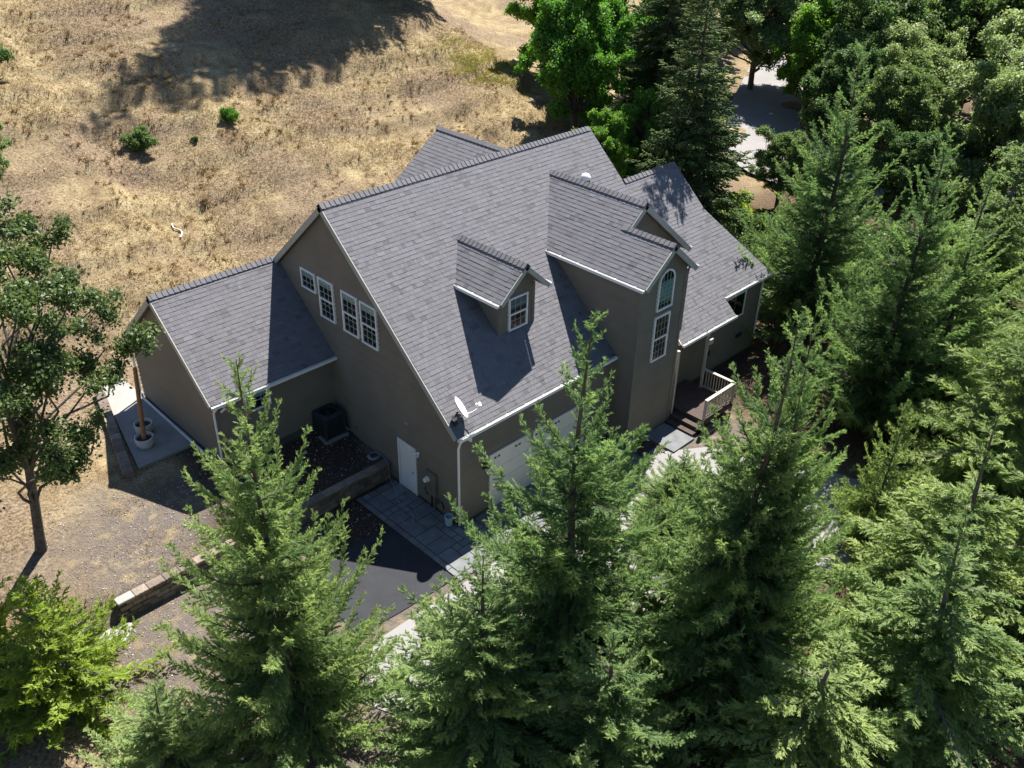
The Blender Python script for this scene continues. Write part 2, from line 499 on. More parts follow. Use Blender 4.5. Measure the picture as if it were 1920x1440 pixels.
drive = [(-5.6, -2.15), (8.6, -2.15), (10.2, -3.2), (11.6, -5.2), (12.4, -7.5), (13.2, -11), (14.5, -16), (15, -40), (9, -40), (8.8, -16), (7.6, -10.5), (5, -8.6), (2, -7.9), (-4, -6.9), (-6.2, -5.4), (-7.0, -3.6)]
sheet('driveway', drive, 0.03, 0.2, 'asphalt')
sheet('shaded_pad', [(-5.4, 1.55), (-4.3, 1.75), (-2.6, 1.7), (-1.86, 1.6), (-1.86, -1.72), (-2.2, -1.80), (-4.1, -1.74), (-5.6, -1.6)], 0.036, 0.2, 'asphalt_shaded')  # dark sheet beside the walkway, painted in for the shade there
sheet('planting_bed', [(3.6, -5.6), (4.2, -6.4), (5.6, -6.3), (6.9, -5.3), (7.0, -4.3), (6.1, -3.9), (4.7, -4.4)], 0.07, 0.2, 'soil')
# the public road beyond the trees follows the ground
rc = [(95, -16), (70, -8), (55, -2.5), (46, 3.0), (41.2, 8.5), (42, 14.0), (50, 19.5), (68, 28), (90, 37), (130, 52)]
B = MB()
pr = []
cen = [V3((*p, 0)) for p in rc]
cc = []
for i in range(len(cen)-1):
    for t in np.linspace(0, 1, 8, endpoint=False): cc.append(cen[i]*(1-t)+cen[i+1]*t)
for i, p in enumerate(cc):
    d = unit(cc[min(i+1, len(cc)-1)]-cc[max(i-1, 0)]); s = np.array((-d[1], d[0], 0))
    row = []
    for w in np.linspace(-2.9, 2.9, 7):
        q = p+s*w; row.append((q[0], q[1], float(height(q[0], q[1], False))+0.17+0.27*float(sstep(11, 17, q[1]))))
    pr.append(row)
for a, b in zip(pr[:-1], pr[1:]):
    for k in range(6): B.face([a[k], a[k+1], b[k+1], b[k]])
tag(B.build('road', 'asphalt', smooth=True), kind='structure')

# ------------------------------------------------------------------ house
house = thing('house', 'large taupe two-storey house with steep grey shingle roof and white gutters', 'house')
SL = 0.889
E_Y, E_Z = -0.12, 3.87           # eave edge of the long front slope
RID_Y = 6.66
def zf(y): return E_Z+SL*(y-E_Y)
RID_Z = zf(RID_Y)

W_UP = V3((0, 0, 1))
def wall(name, poly, vec, mat='siding_dark', parent=None):
    B = MB(); B.prism(poly, vec); return B.build(name, mat, parent or house)

dz = 0.22
wall('main_wall', [(0, 0, -0.4), (0, 0, zf(0)-dz), (0, RID_Y, RID_Z-dz), (0, 13.2, zf(0)-dz), (0, 13.2, -0.4)], (13.1, 0, 0))
WR_Y, WR_Z, WSL = 10.2, 6.84, 0.863
def zw(y): return WR_Z-WSL*abs(y-WR_Y)
wall('wing_wall', [(-4.85, 7.15, 0.6), (-4.85, 7.15, zw(7.15)-dz), (-4.85, WR_Y, WR_Z-dz), (-4.85, 13.25, zw(13.25)-dz), (-4.85, 13.25, 0.6)], (4.9, 0, 0))
TSL = 0.82
def zt(x): return 7.06+TSL*(x-7.62)          # left slope shared by both tower gables
TBX = 9.15; TAX = 10.02
TBZ, TAZ = zt(TBX), zt(TAX)
wall('tower_wall', [(7.8, -1, -0.4), (7.8, -1, zt(7.8)-dz), (TBX, -1, TBZ-dz), (10.45, -1, TBZ-TSL*(10.45-TBX)-dz), (10.45, -1, -0.4)], (0, 2.2, 0))
wall('tower_wall', [(7.81, 1.1, 3.0), (7.81, 1.1, zt(7.81)-dz), (TAX, 1.1, TAZ-dz), (13.0, 1.1, TAZ-TSL*(13.0-TAX)-dz), (13.0, 1.1, 3.0)], (0, 4.0, 0))
DX, DZ, DSL = 4.25, 8.19, 0.88
wall('dormer_wall', [(3.47, 1.79, 5.0), (3.47, 1.79, DZ-DSL*0.78-0.18), (DX, 1.79, DZ-0.18), (5.17, 1.79, DZ-DSL*0.92-0.18), (5.17, 1.79, 5.0)], (0, 2.6, 0))
wall('right_wing_wall', [(13.05, 0.15, -0.4), (13.05, 0.15, zf(0.15)-dz), (13.05, 4.6, zf(4.6)-dz), (13.05, 9.0, zf(0.2)-dz), (13.05, 9.0, -0.4)], (3.8, 0, 0))
wall('right_wing_wall', [(16.8, 0.152, -0.4), (16.8, 0.152, zf(0.15)-dz), (16.8, 5.0, zf(0.15)-dz), (16.8, 5.0, -0.4)], (1.62, 0, 0))
wall('entry_wall', [(10.4, 1.55, -0.4), (10.4, 1.55, zf(1.3)-0.5), (13.1, 1.55, zf(1.3)-0.5), (13.1, 1.55, -0.4)], (0, 0.3, 0))
wall('rear_wing_wall', [(8.3, 8, 0), (8.3, 8, 6.5), (11, 8, 8.5), (13.7, 8, 6.5), (13.7, 8, 0)], (0, 5.2, 0))
for a_, b_ in (((-0.03, -0.03, -0.4), (7.78, 0.3, 0.14)), ((-0.031, 0.3, -0.4), (0.3, 3.9, 0.14)), ((7.77, -1.03, -0.4), (10.48, 0.2, 0.142)),
               ((13.02, 0.12, -0.4), (18.45, 0.4, 0.10)), ((-4.88, 7.12, 0.6), (-0.04, 7.4, 1.26)), ((-4.881, 7.4, 0.6), (-4.6, 13.2, 1.30))):
    B = MB(); B.box(a_, b_); B.build('foundation', 'foundation', house)

# ---- roof: deck slabs, lapped shingles, ridge caps
roof = MB()
SHN = []           # all shingle pieces as (distance, builder args)
def roof_plane(O, u, v, polys, exposure=0.165, mod=0):
    """polys: convex ccw polygons in (u,v) metres; O on the eave line"""
    O = V3(O); u = unit(u); v = unit(v); n = unit(np.cross(u, v))
    for poly in polys:
        roof.prism([O+a*u+b*v-0.145*n for a, b in poly], 0.14*n)
    vmax = max(p[1] for poly in polys for p in poly); vmin = min(p[1] for poly in polys for p in poly)
    umin = min(p[0] for poly in polys for p in poly); umax = max(p[0] for poly in polys for p in poly)
    r = 0; vv = vmin
    while vv < vmax-0.01:
        a = umin-random.random()*0.4
        while a < umax:
            w = random.choice((0.12, 0.16, 0.20, 0.26, 0.32))
            th = random.choice((0.009, 0.009, 0.014))
            tone = min(1, max(0, random.gauss(0.56, 0.11)))
            if random.random() < 0.07: tone = max(0.0, tone-0.5)
            rect = [(a, vv-0.004), (a+w-0.004, vv-0.004), (a+w-0.004, vv+exposure+0.02), (a, vv+exposure+0.02)]
            for poly in polys:
                pc = clip_poly(rect, poly)
                if len(pc) > 2:
                    c = O+(a+w/2)*u+(vv+exposure/2)*v
                    dist = float(np.linalg.norm(c-V3(CAM_P)))
                    full = len(pc) == 4 and w > 0.15
                    SHN.append((dist-(0 if full else 100)*-1, O, u, v, n, pc, vv-0.004, vv+exposure+0.02, th+0.003, 0.003, tone))
            a += w
        vv += exposure; r += 1

kf = math.sqrt(1+SL*SL)
def fv(y): return (y-E_Y)*kf       # distance up the front slope
FU, FV = (1, 0, 0), (0, 1, SL)
roof_plane((0, E_Y, E_Z), FU, FV, [
    [(-0.18, 0), (13.4, 0), (13.4, fv(RID_Y)), (-0.18, fv(RID_Y))],
    [(13.4, 0), (17.0, 0), (17.0, fv(4.62)), (13.4, fv(4.62))],
    [(17.0, 0), (18.6, 0), (17.0, fv(2.75))],
    [(11.2, fv(-0.78)), (14.95, fv(-0.78)), (14.95, 0), (11.2, 0)]])
roof_plane((13.4, 13.4, RID_Z-SL*(13.4-RID_Y)), (-1, 0, 0), (0, -1, SL), [[(0, 0), (13.58, 0), (13.58, (13.4-RID_Y)*kf), (0, (13.4-RID_Y)*kf)]], 0.33)
roof_plane((17.0, 9.3, zf(4.62)-SL*(9.3-4.62)), (-1, 0, 0), (0, -1, SL), [[(0, 0), (3.6, 0), (3.6, (9.3-4.62)*kf), (0, (9.3-4.62)*kf)]], 0.33)
# hip end of the right wing
roof.prism([V3((18.6, E_Y, E_Z)), V3((18.6, 5.2, E_Z)), V3((17.0, 2.75, zf(2.75)))], (-0.05, 0, -0.14))
kw = math.sqrt(1+WSL*WSL)
roof_plane((-5.08, 6.86, zw(6.86)), FU, (0, 1, WSL), [[(0, 0), (5.07, 0), (5.07, (WR_Y-6.86)*kw), (0, (WR_Y-6.86)*kw)]])
roof_plane((0, 13.5, zw(13.5)), (-1, 0, 0), (0, -1, WSL), [[(0.01, 0), (5.08, 0), (5.08, (13.5-WR_Y)*kw), (0.01, (13.5-WR_Y)*kw)]], 0.33)
kt = math.sqrt(1+TSL*TSL)
# tower: left slope (u runs from the valley towards the front, v climbs to +x)
TL = 7.62
def tv(x): return (x-TL)*kt
yv = lambda z: (z-E_Z)/SL+E_Y
ye, yr = yv(7.06)+0.12, yv(TAZ)+0.12
roof_plane((TL, 0, 7.06), (0, -1, 0), (1, 0, TSL), [
    [(-ye, 0), (1.28, 0), (1.28, tv(TBX)), (-(ye+(yr-ye)*(TBX-TL)/(TAX-TL)), tv(TBX))],
    [(-(ye+(yr-ye)*(TBX-TL)/(TAX-TL)), tv(TBX)), (-0.8, tv(TBX)), (-0.8, tv(TAX)), (-yr, tv(TAX))]])
BE = 10.72
roof_plane((BE, 1.12, TBZ-TSL*(BE-TBX)), (0, -1, 0), (-1, 0, TSL), [])if False else None
def right_slope(xe, xr, zr_, y0, y1, ycut=None):
    O = (xe, y0, zr_-TSL*(xe-xr)); L = (xe-xr)*kt
    if ycut is None: poly = [(0, 0), (y1-y0, 0), (y1-y0, L), (0, L)]
    else: poly = [(0, 0), (ycut[0]-y0, 0), (ycut[1]-y0, L), (0, L)]
    roof_plane(O, (0, 1, 0), (-1, 0, TSL), [poly])
right_slope(BE, TBX, TBZ, -1.28, 1.1)
xe = 13.3; ze = TAZ-TSL*(xe-TAX)
right_slope(xe, TAX, TAZ, 0.8, 6, (yv(ze)+0.12, yr))
# dormer
kd = math.sqrt(1+DSL*DSL)
dl, dr = 3.02, 5.46
zl, zrr = DZ-DSL*(DX-dl), DZ-DSL*(dr-DX)
roof_plane((dl, yv(zl)+0.1, zl), (0, -1, 0), (1, 0, DSL), [[(0, 0), (yv(zl)+0.1-1.27, 0), (yv(zl)+0.1-1.27, (DX-dl)*kd), (-(yv(DZ)-yv(zl)), (DX-dl)*kd)]])
roof_plane((dr, 1.27, zrr), (0, 1, 0), (-1, 0, DSL), [[(0, 0), (yv(zrr)+0.1-1.27, 0), (yv(DZ)+0.1-1.27, (dr-DX)*kd), (0, (dr-DX)*kd)]])
# rear cross gable
RSL = 0.73; kr = math.sqrt(1+RSL*RSL); RX, RZ = 11.0, 8.8
roof_plane((7.6, 13.62, RZ-RSL*3.4), (0, -1, 0), (1, 0, RSL), [[(0, 0), (6.3, 0), (6.3, 3.4*kr), (0, 3.4*kr)]], 0.19)
roof_plane((14.4, 7.6, RZ-RSL*3.4), (0, 1, 0), (-1, 0, RSL), [[(0, 0), (6.02, 0), (6.02, 3.4*kr), (0, 3.4*kr)]], 0.33)
roof_o = roof.build('roof', 'siding_dark', house)

SHN.sort(key=lambda s: s[0])
count = 0
rest = MB()
for s in SHN:
    _, O, u, v, n, pc, v0, v1, h0, h1, tone = s
    if count < 290:
        b = MB()
        if slab_piece(b, O, u, v, n, pc, v0, v1, h0, h1, tone):
            b.build('shingle', 'shingle', roof_o); count += 1
    else:
        slab_piece(rest, O, u, v, n, pc, v0, v1, h0, h1, tone)
tag(rest.build('shingle_field', 'shingle', roof_o), kind='stuff')

def ridge_caps(p, q, sl, step=0.205, w=0.16, sl2=None):
    """one folded cap shingle after another along the ridge from q back to p, each lapping the next"""
    p = V3(p); q = V3(q); L = np.linalg.norm(q-p); d = (q-p)/L
    side = np.cross(d, W_UP); n = int(L/step)
    for i in range(n+1):
        s0 = min(i*step, L-0.05); s1 = min(s0+step+0.10, L+0.02)
        B = MB(); t = random.uniform(0.35, 0.7)
        za, zb_ = 0.030, 0.075
        A = p+d*s0; C = p+d*s1
        def pt(base, sd, z, off): return base+side*sd*w+W_UP*(z-sl*w*abs(sd)+off)
        for sd in (-1, 1):
            P = [pt(A, 0, za, 0), pt(C, 0, zb_, 0), pt(C, sd, zb_, 0), pt(A, sd, za, 0)]
            Q = [x-W_UP*0.03 for x in P]
            if sd < 0: B.hexa(Q+P, t)
            else: B.hexa([Q[0], Q[3], Q[2], Q[1], P[0], P[3], P[2], P[1]], t)
        B.build('ridge_cap', 'shingle', roof_o)
ridge_caps((13.4, RID_Y, RID_Z), (-0.2, RID_Y, RID_Z), SL)
ridge_caps((0, WR_Y, WR_Z), (-5.1, WR_Y, WR_Z), WSL)
ridge_caps((17.0, 4.62, zf(4.62)), (13.45, 4.62, zf(4.62)), SL, 0.25)
ridge_caps((TAX, yv(TAZ)+0.05, TAZ), (TAX, 0.78, TAZ), TSL)
ridge_caps((TBX, 1.1, TBZ), (TBX, -1.3, TBZ), TSL)
ridge_caps((DX, yv(DZ)+0.05, DZ), (DX, 1.25, DZ), DSL)
ridge_caps((RX, 8.0, RZ), (RX, 13.64, RZ), RSL, 0.25)

# ---- lap siding
sid = MB()
def siding(O, u, n, poly, exposure=0.18):
    O = V3(O); u = unit(u); n = unit(n); v = W_UP
    if np.dot(np.cross(u, v), n) < 0:
        raise ValueError('siding frame')
    z0 = min(p[1] for p in poly); z1 = max(p[1] for p in poly); z = z0
    a0 = min(p[0] for p in poly)-1; a1 = max(p[0] for p in poly)+1
    while z < z1:
        pc = clip_poly([(a0, z), (a1, z), (a1, z+exposure), (a0, z+exposure)], poly)
        if len(pc) > 2: slab_piece(sid, O, u, v, n, pc, z, z+exposure, 0.042, 0.003, random.uniform(0.35, 0.65))
        z += exposure
# faces that look to -X use u = -Y ; faces that look to -Y use u = +X
siding((0, 0, 0), (0, -1, 0), (-1, 0, 0), [(-13.2, 0.15), (0, 0.15), (0, zf(0)-dz), (-RID_Y, RID_Z-dz), (-13.2, zf(0)-dz)])
siding((0, 0, 0), (1, 0, 0), (0, -1, 0), [(0, 0.15), (7.8, 0.15), (7.8, zf(0)-dz), (0, zf(0)-dz)])
siding((0, 7.15, 0), (1, 0, 0), (0, -1, 0), [(-4.85, 1.28), (0, 1.28), (0, zw(7.15)-dz), (-4.85, zw(7.15)-dz)])
siding((-4.85, 0, 0), (0, -1, 0), (-1, 0, 0), [(-13.25, 1.32), (-7.15, 1.32), (-7.15, zw(7.15)-dz), (-WR_Y, WR_Z-dz), (-13.25, zw(13.25)-dz)])
siding((0, -1, 0), (1, 0, 0), (0, -1, 0), [(7.8, 0.15), (10.45, 0.15), (10.45, TBZ-TSL*(10.45-TBX)-dz), (TBX, TBZ-dz), (7.8, zt(7.8)-dz)])
siding((7.8, 0, 0), (0, -1, 0), (-1, 0, 0), [(-3.6, 3.0), (0, 0.15), (1, 0.15), (1, zt(7.8)-dz), (-3.6, zt(7.8)-dz)])
siding((0, 1.1, 0), (1, 0, 0), (0, -1, 0), [(7.8, 4.0), (13, 4.0), (13, TAZ-TSL*(13-TAX)-dz), (TAX, TAZ-dz), (7.8, zt(7.8)-dz)])
siding((0, 1.79, 0), (1, 0, 0), (0, -1, 0), [(3.47, 5.4), (5.17, 5.4), (5.17, DZ-DSL*0.92-0.18), (DX, DZ-0.18), (3.47, DZ-DSL*0.78-0.18)])
siding((3.47, 0, 0), (0, -1, 0), (-1, 0, 0), [(-3.7, 7.0), (-1.79, 5.3), (-1.79, DZ-DSL*0.78-0.18), (-3.7, DZ-DSL*0.78-0.18)])
siding((0, 0.15, 0), (1, 0, 0), (0, -1, 0), [(13.05, 0.12), (18.42, 0.12), (18.42, zf(0.15)-dz), (13.05, zf(0.15)-dz)])
tag(sid.build('siding', 'siding', house), kind='stuff')
B = MB()
for (x, y, z0, z1) in ((0, 0, 0.1, 3.7), (7.8, -1, 0.1, 6.95), (10.45, -1, 0.1, 6.9), (3.47, 1.79, 5.45, 7.25), (5.17, 1.79, 5.45, 7.1), (-4.85, 7.15, 1.25, 3.95), (18.42, 0.15, 0.1, 3.8)):
    sx = 1 if x in (0, 7.8, 3.47, -4.85) else -1
    B = MB()
    B.box((min(x-sx*0.046, x+sx*0.09), y-0.048, z0), (max(x-sx*0.046, x+sx*0.09), y+0.01, z1))
    B.box((min(x-sx*0.048, x+0.0), y-0.046, z0), (max(x-sx*0.048, x+0.0), y+0.09, z1))
    B.build('corner_board', 'siding_dark', house)

# ---- rake and fascia boards
def rake(p, q, out, h=0.2, th=0.045, mat='trim'):
    """board hanging below the edge p-q, on the side out"""
    p = V3(p); q = V3(q); out = V3(out); d = unit(q-p)
    dnv = np.cross(d, out); dnv = dnv if dnv[2] < 0 else -dnv
    B = MB(); B.obox(p+W_UP*0.0, d, dnv, out, np.linalg.norm(q-p), h, th)
    return B.build('rake_board', mat, house)
ox = -0.185
rake((ox, E_Y, E_Z), (ox, RID_Y, RID_Z), (-1, 0, 0)); rake((ox, RID_Y, RID_Z), (ox, 13.4, RID_Z-SL*(13.4-RID_Y)), (-1, 0, 0))
rake((-5.085, 6.86, zw(6.86)), (-5.085, WR_Y, WR_Z), (-1, 0, 0)); rake((-5.085, WR_Y, WR_Z), (-5.085, 13.5, zw(13.5)), (-1, 0, 0))
rake((TL, -1.285, 7.06), (TBX, -1.285, TBZ), (0, -1, 0)); rake((TBX, -1.285, TBZ), (BE, -1.285, TBZ-TSL*(BE-TBX)), (0, -1, 0))
rake((TBX+0.02, 0.795, zt(TBX)), (TAX, 0.795, TAZ), (0, -1, 0)); rake((TAX, 0.795, TAZ), (xe, 0.795, ze), (0, -1, 0))
rake((dl, 1.265, zl), (DX, 1.265, DZ), (0, -1, 0), 0.16); rake((DX, 1.265, DZ), (dr, 1.265, zrr), (0, -1, 0), 0.16)
rake((11.19, -0.78, zf(-0.78)), (11.19, 0.3, zf(0.3)), (-1, 0, 0), 0.14, 0.04, 'white')

# ---- gutters (open troughs) and downspouts
def gutter(p, q, out, ends=True):
    p = V3(p); q = V3(q); out = unit(out); d = unit(q-p); L = np.linalg.norm(q-p)
    B = MB(); w, h, t = 0.115, 0.10, 0.012
    o = p-W_UP*0.02
    B.obox(o-W_UP*h, d, out, W_UP, L, w, t)
    B.obox(o-W_UP*h, d, out, W_UP, L, t, h)
    B.obox(o-W_UP*h+out*w, d, out, W_UP, L, t, h+0.012)
    if ends:
        B.obox(o-W_UP*(h-0.001)+out*0.001, d, out, W_UP, t, w, h); B.obox(o-W_UP*(h-0.001)+d*(L-t)+out*0.001, d, out, W_UP, t, w, h)
    k = int(L/0.9)
    for i in range(k):
        B.obox(o+d*(0.4+i*0.9)+W_UP*0.002, d, out, W_UP, 0.025, w, 0.012)
    return B.build('gutter', 'white', house)
gutter((-0.2, E_Y-0.005, E_Z), (7.76, E_Y-0.005, E_Z), (0, -1, 0))
gutter((14.97, E_Y-0.005, E_Z), (18.62, E_Y-0.005, E_Z), (0, -1, 0))
gutter((11.17, -0.785, zf(-0.78)), (14.97, -0.785, zf(-0.78)), (0, -1, 0))
gutter((-5.1, 6.855, zw(6.86)), (-0.03, 6.855, zw(6.86)), (0, -1, 0))
gutter((TL-0.005, -1.28, 7.06), (TL-0.005, ye-0.15, 7.06), (-1, 0, 0))
gutter((dl-0.005, 1.27, zl), (dl-0.005, yv(zl)-0.02, zl), (-1, 0, 0))
gutter((BE+0.005, -1.28, TBZ-TSL*(BE-TBX)), (BE+0.005, 1.05, TBZ-TSL*(BE-TBX)), (1, 0, 0))
gutter((xe+0.005, 0.8, ze), (xe+0.005, yv(ze), ze), (1, 0, 0))
gutter((dr+0.005, 1.27, zrr), (dr+0.005, yv(zrr)-0.02, zrr), (1, 0, 0))

def spout(pts, r=0.038, mat='white'):
    B = MB(); B.tube(pts, r, 6); return B.build('downspout', mat, house)
spout([(-0.02, -0.17, 3.78), (-0.07, -0.11, 3.62), (-0.10, -0.06, 3.4), (-0.10, -0.06, 0.12)], 0.045)
spout([(0.1, -0.18, 3.77), (0.34, -0.20, 3.66), (0.36, -0.14, 3.55)], 0.05)
spout([(-4.9, 6.80, zw(6.86)-0.1), (-4.95, 7.03, 3.55), (-4.95, 7.05, 3.3), (-4.95, 7.05, 1.25)], 0.042)
spout([(-4.75, 6.78, zw(6.86)-0.09), (-4.6, 6.86, 3.68), (-4.7, 7.0, 3.5)], 0.04)
spout([(18.35, -0.17, 3.76), (18.40, 0.06, 3.55), (18.40, 0.07, 3.3), (18.40, 0.07, 0.75), (18.75, -0.55, 0.32)], 0.042)
spout([(BE+0.05, -1.1, TBZ-TSL*(BE-TBX)-0.1), (10.6, -1.02, 6.9), (10.52, -1.04, 6.65), (10.52, -1.04, 4.3)], 0.035, 'siding_dark')
spout([(-4.96, 13.3, 3.6), (-4.96, 13.3, 1.55), (-4.99, 13.15, 1.30), (-5.03, 7.85, 1.24)], 0.05)
spout([(-0.72, 6.0, 1.9), (-0.72, 6.0, 1.9001)], 0.01) if False else None

# ---- windows
def window(O, u, n, u0, z0, w, h, cols, split=True, rows=6, blind=0.0, backing='interior', blind_mat='blind', arch=False, fr=0.065):
    """white vinyl unit standing proud of the siding: frame with sash, muntins, pane, blind and dark room behind"""
    O = V3(O); u = unit(u); n = unit(n)
    P = lambda a, z, d: O+u*(u0+a)+W_UP*(z0+z)+n*d
    B = MB(); D0, D1 = 0.0, 0.085
    def bar(b, a0, zz0, a1, zz1, d0, d1): b.obox(P(a0, zz0, d0), u, W_UP, n, a1-a0, zz1-zz0, d1-d0)
    hs = h-w/2 if arch else h
    bar(B, 0, 0, w, fr, D0, D1+0.01); 
    bar(B, 0, fr, fr, hs, D0, D1); bar(B, w-fr, fr, w, hs, D0, D1)
    if arch:
        K = 14; R = w/2
        for k in range(K):
            t0, t1 = math.pi*k/K, math.pi*(k+1)/K
            q = []
            for (r, t) in ((R-fr, t0), (R, t0), (R, t1), (R-fr, t1)): q.append(P(w/2+r*math.cos(t), hs+r*math.sin(t), D0))
            B.prism(q, n*(D1-D0))
    else:
        bar(B, fr, h-fr, w-fr, h, D0, D1)
    if split:
        zm = h*0.49
        bar(B, fr, zm-0.03, w-fr, zm+0.03, D0, D1+0.006)
        s = 0.028
        bar(B, fr, fr, fr+s, zm-0.03, D0, D1-0.015); bar(B, w-fr-s, fr, w-fr, zm-0.03, D0, D1-0.015)
    win = B.build('window', 'white', house)
    M = MB(); mt = 0.026
    zr0, zr1 = fr, hs-(0 if arch else fr)
    for c in range(1, cols):
        a = fr+(w-2*fr)*c/cols
        top = zr1 if not arch else hs+math.sqrt(max(0, (w/2-fr)**2-(a-w/2)**2))
        bar(M, a-mt/2, zr0, a+mt/2, top, 0.040, 0.056)
    for r in range(1, rows):
        z = zr0+(zr1-zr0)*r/rows
        bar(M, fr, z-mt/2, w-fr, z+mt/2, 0.041, 0.055)
    M.build('muntin', 'white', win)
    def panel(name, mat, za, zb, d):
        q = MB()
        if name == 'pane':
            pts = [P(fr, za, d), P(w-fr, za, d)]+([P(w/2+(w/2-fr)*math.cos(t), hs+(w/2-fr)*math.sin(t), d) for t in np.linspace(0, math.pi, 15)] if arch else [P(w-fr, zb, d), P(fr, zb, d)])
            q.face(pts); q.build(name, mat, win); return
        if arch and zb > hs:
            pts = [P(fr, za, d), P(w-fr, za, d)]+[P(w/2+(w/2-fr)*math.cos(t), hs+(w/2-fr)*math.sin(t), d) for t in np.linspace(0, math.pi, 15)]
            q.prism(pts, n*0.004)
        else:
            q.obox(P(fr, za, d), u, W_UP, n, w-2*fr, zb-za, 0.004)
        q.build(name, mat, win)
    zt_ = h if arch else h-fr
    panel('backing', backing, fr, zt_, 0.024)
    if blind:
        b0 = zr1-(zr1-zr0)*blind
        panel('blind', blind_mat, b0, zr1, 0.030)
    panel('pane', 'glass', fr, zt_, 0.058)
    return win
UX, NX_ = (0, -1, 0), (-1, 0, 0)
G0 = (-0.012, 0, 0)
window(G0, UX, NX_, -8.53, 6.22, 0.90, 0.78, 3, False, 3, 0.34)
window(G0, UX, NX_, -7.45, 5.42, 0.91, 1.58, 3, True, 6, 0.19)
window(G0, UX, NX_, -6.04, 5.38, 0.91, 1.60, 3, True, 6, 0.19)
window(G0, UX, NX_, -4.97, 5.35, 0.92, 1.62, 3, True, 6, 0.19)
YX, NY_ = (1, 0, 0), (0, -1, 0)
window((0, 1.778, 0), YX, NY_, 3.89, 5.58, 0.94, 1.27, 3, True, 4, 0.36, 'reflection_red', 'curtain_pale')
window((0, -1.012, 0), YX, NY_, 8.74, 5.70, 0.93, 1.60, 4, False, 6, 0.78, 'interior', 'blind', True)
window((0, -1.012, 0), YX, NY_, 8.72, 3.56, 0.92, 1.90, 4, True, 6, 0.0, 'reflection_red')
window((0, 0.138, 0), YX, NY_, 14.2, 2.22, 1.25, 1.22, 1, False, 1, 0)
window((0, 0.138, 0), YX, NY_, 15.50, 2.22, 1.60, 1.22, 2, False, 1, 0)
window((0, 7.138, 0), YX, NY_, -3.75, 2.95, 1.0, 0.72, 3, False, 2, 0.3)

# ---- garage door, side door, entry
def garage_door(x0, x1, z1):
    B = MB()
    B.box((x0-0.1, -0.075, -0.12), (x0, 0.02, z1+0.1)); B.box((x1, -0.075, -0.12), (x1+0.1, 0.02, z1+0.1)); B.box((x0, -0.075, z1), (x1, 0.02, z1+0.1))
    d = B.build('garage_door', 'door_white', house)
    n = 4; h = (z1+0.10)/n
    for i in range(n):
        p = MB(); p.box((x0+0.004, -0.058, -0.10+i*h+0.006), (x1-0.004, 0.01, -0.10+(i+1)*h-0.006))
        p.build('door_panel', 'door_white', d, bevel=0.006)
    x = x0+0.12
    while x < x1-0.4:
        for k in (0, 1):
            s = MB(); s.box((x+k*0.17, -0.066, z1-0.15), (x+k*0.17+0.11, -0.056, z1-0.08)); s.build('shadow_gap', 'black_metal', d)  # small black plates painted in for shadow gaps along the door top
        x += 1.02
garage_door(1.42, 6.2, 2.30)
B = MB()
B.box((-0.07, 3.20, -0.1), (0.02, 3.29, 2.12)); B.box((-0.07, 2.26, -0.1), (0.02, 2.35, 2.12)); B.box((-0.07, 2.35, 2.03), (0.02, 3.20, 2.12))
sdoor = B.build('side_door', 'white', house)
B = MB(); B.box((-0.055, 2.36, 0.02), (0.01, 3.19, 2.02)); B.build('door_leaf', 'white', sdoor, bevel=0.006)
B = MB(); B.lathe((0, 0, 0), [(0.006, 0), (0.03, 0.01), (0.034, 0.035), (0.02, 0.055)], 10)
kn = B.build('door_knob', 'steel', sdoor); kn.rotation_euler = (0, -math.pi/2, 0); kn.location = (-0.055, 2.45, 0.98)
B = MB(); B.box((-0.12, 2.37, -0.02), (-0.012, 3.18, 0.03)); B.build('threshold', 'foundation', sdoor)
B = MB(); B.box((11.2, 1.47, 0.62), (12.1, 1.56, 2.7)); B.build('entry_door', 'interior', house)

# foundation vents and gable vents
for x, z in ((16.9, 1.02), (14.45, 0.98)):
    B = MB(); B.box((x, 0.09, z), (x+0.42, 0.15, z+0.2))
    for k in range(4): B.box((x+0.02, 0.08, z+0.02+k*0.045), (x+0.40, 0.092, z+0.045+k*0.045))
    B.build('crawl_vent', 'black_metal', house)
B = MB(); B.obox((-0.05, 2.62, 2.98), (0, 1, 0), (0, 0, 1), (-1, 0, 0), 0.16, 0.05, 0.03); B.build('wall_tag', 'trim', house)
# roof vent dome
B = MB(); B.lathe((11.55, 5.1, zf(5.1)-0.05), [(0.22, 0), (0.22, 0.09), (0.15, 0.2), (0.05, 0.25)], 16); B.build('roof_vent', 'white', house, smooth=True)

for (x, y, h) in ((12.3, 3.6, 0.35),):
    B = MB(); B.tube([(x, y, zf(y)-0.1), (x, y, zf(y)+h)], 0.05, 10); B.build('vent_pipe', 'siding_dark', house)
# ---- entry deck, steps, posts and railing (parts of the house front)
deck = MB(); deck.box((10.95, -2.45, 0.30), (13.0, 1.5, 0.50))
deck_o = deck.build('entry_deck', 'deck', house)
y = -2.47
while y < 1.45:
    B = MB(); B.box((10.93, y, 0.504), (13.02, y+0.135, 0.535)); B.build('deck_board', 'deck', deck_o); y += 0.14
for i in range(2):
    B = MB(); B.box((10.25+0.33*i, -2.42, 0.0), (10.96+0.0*i, -1.06, 0.16*(i+1)+0.02)); B.build('step', 'deck', deck_o)
rz = 1.45
for (px, py, zt_) in ((12.95, -2.40, rz), (10.98, -2.40, rz), (12.95, -0.85, 3.25)):
    B = MB(); B.box((px-0.05, py-0.05, 0.1), (px+0.05, py+0.05, zt_)); B.build('post', 'rail', deck_o)
B = MB(); B.box((10.66, -1.03, 0.03), (10.78, -0.91, 3.25)); B.build('post', 'rail', deck_o)
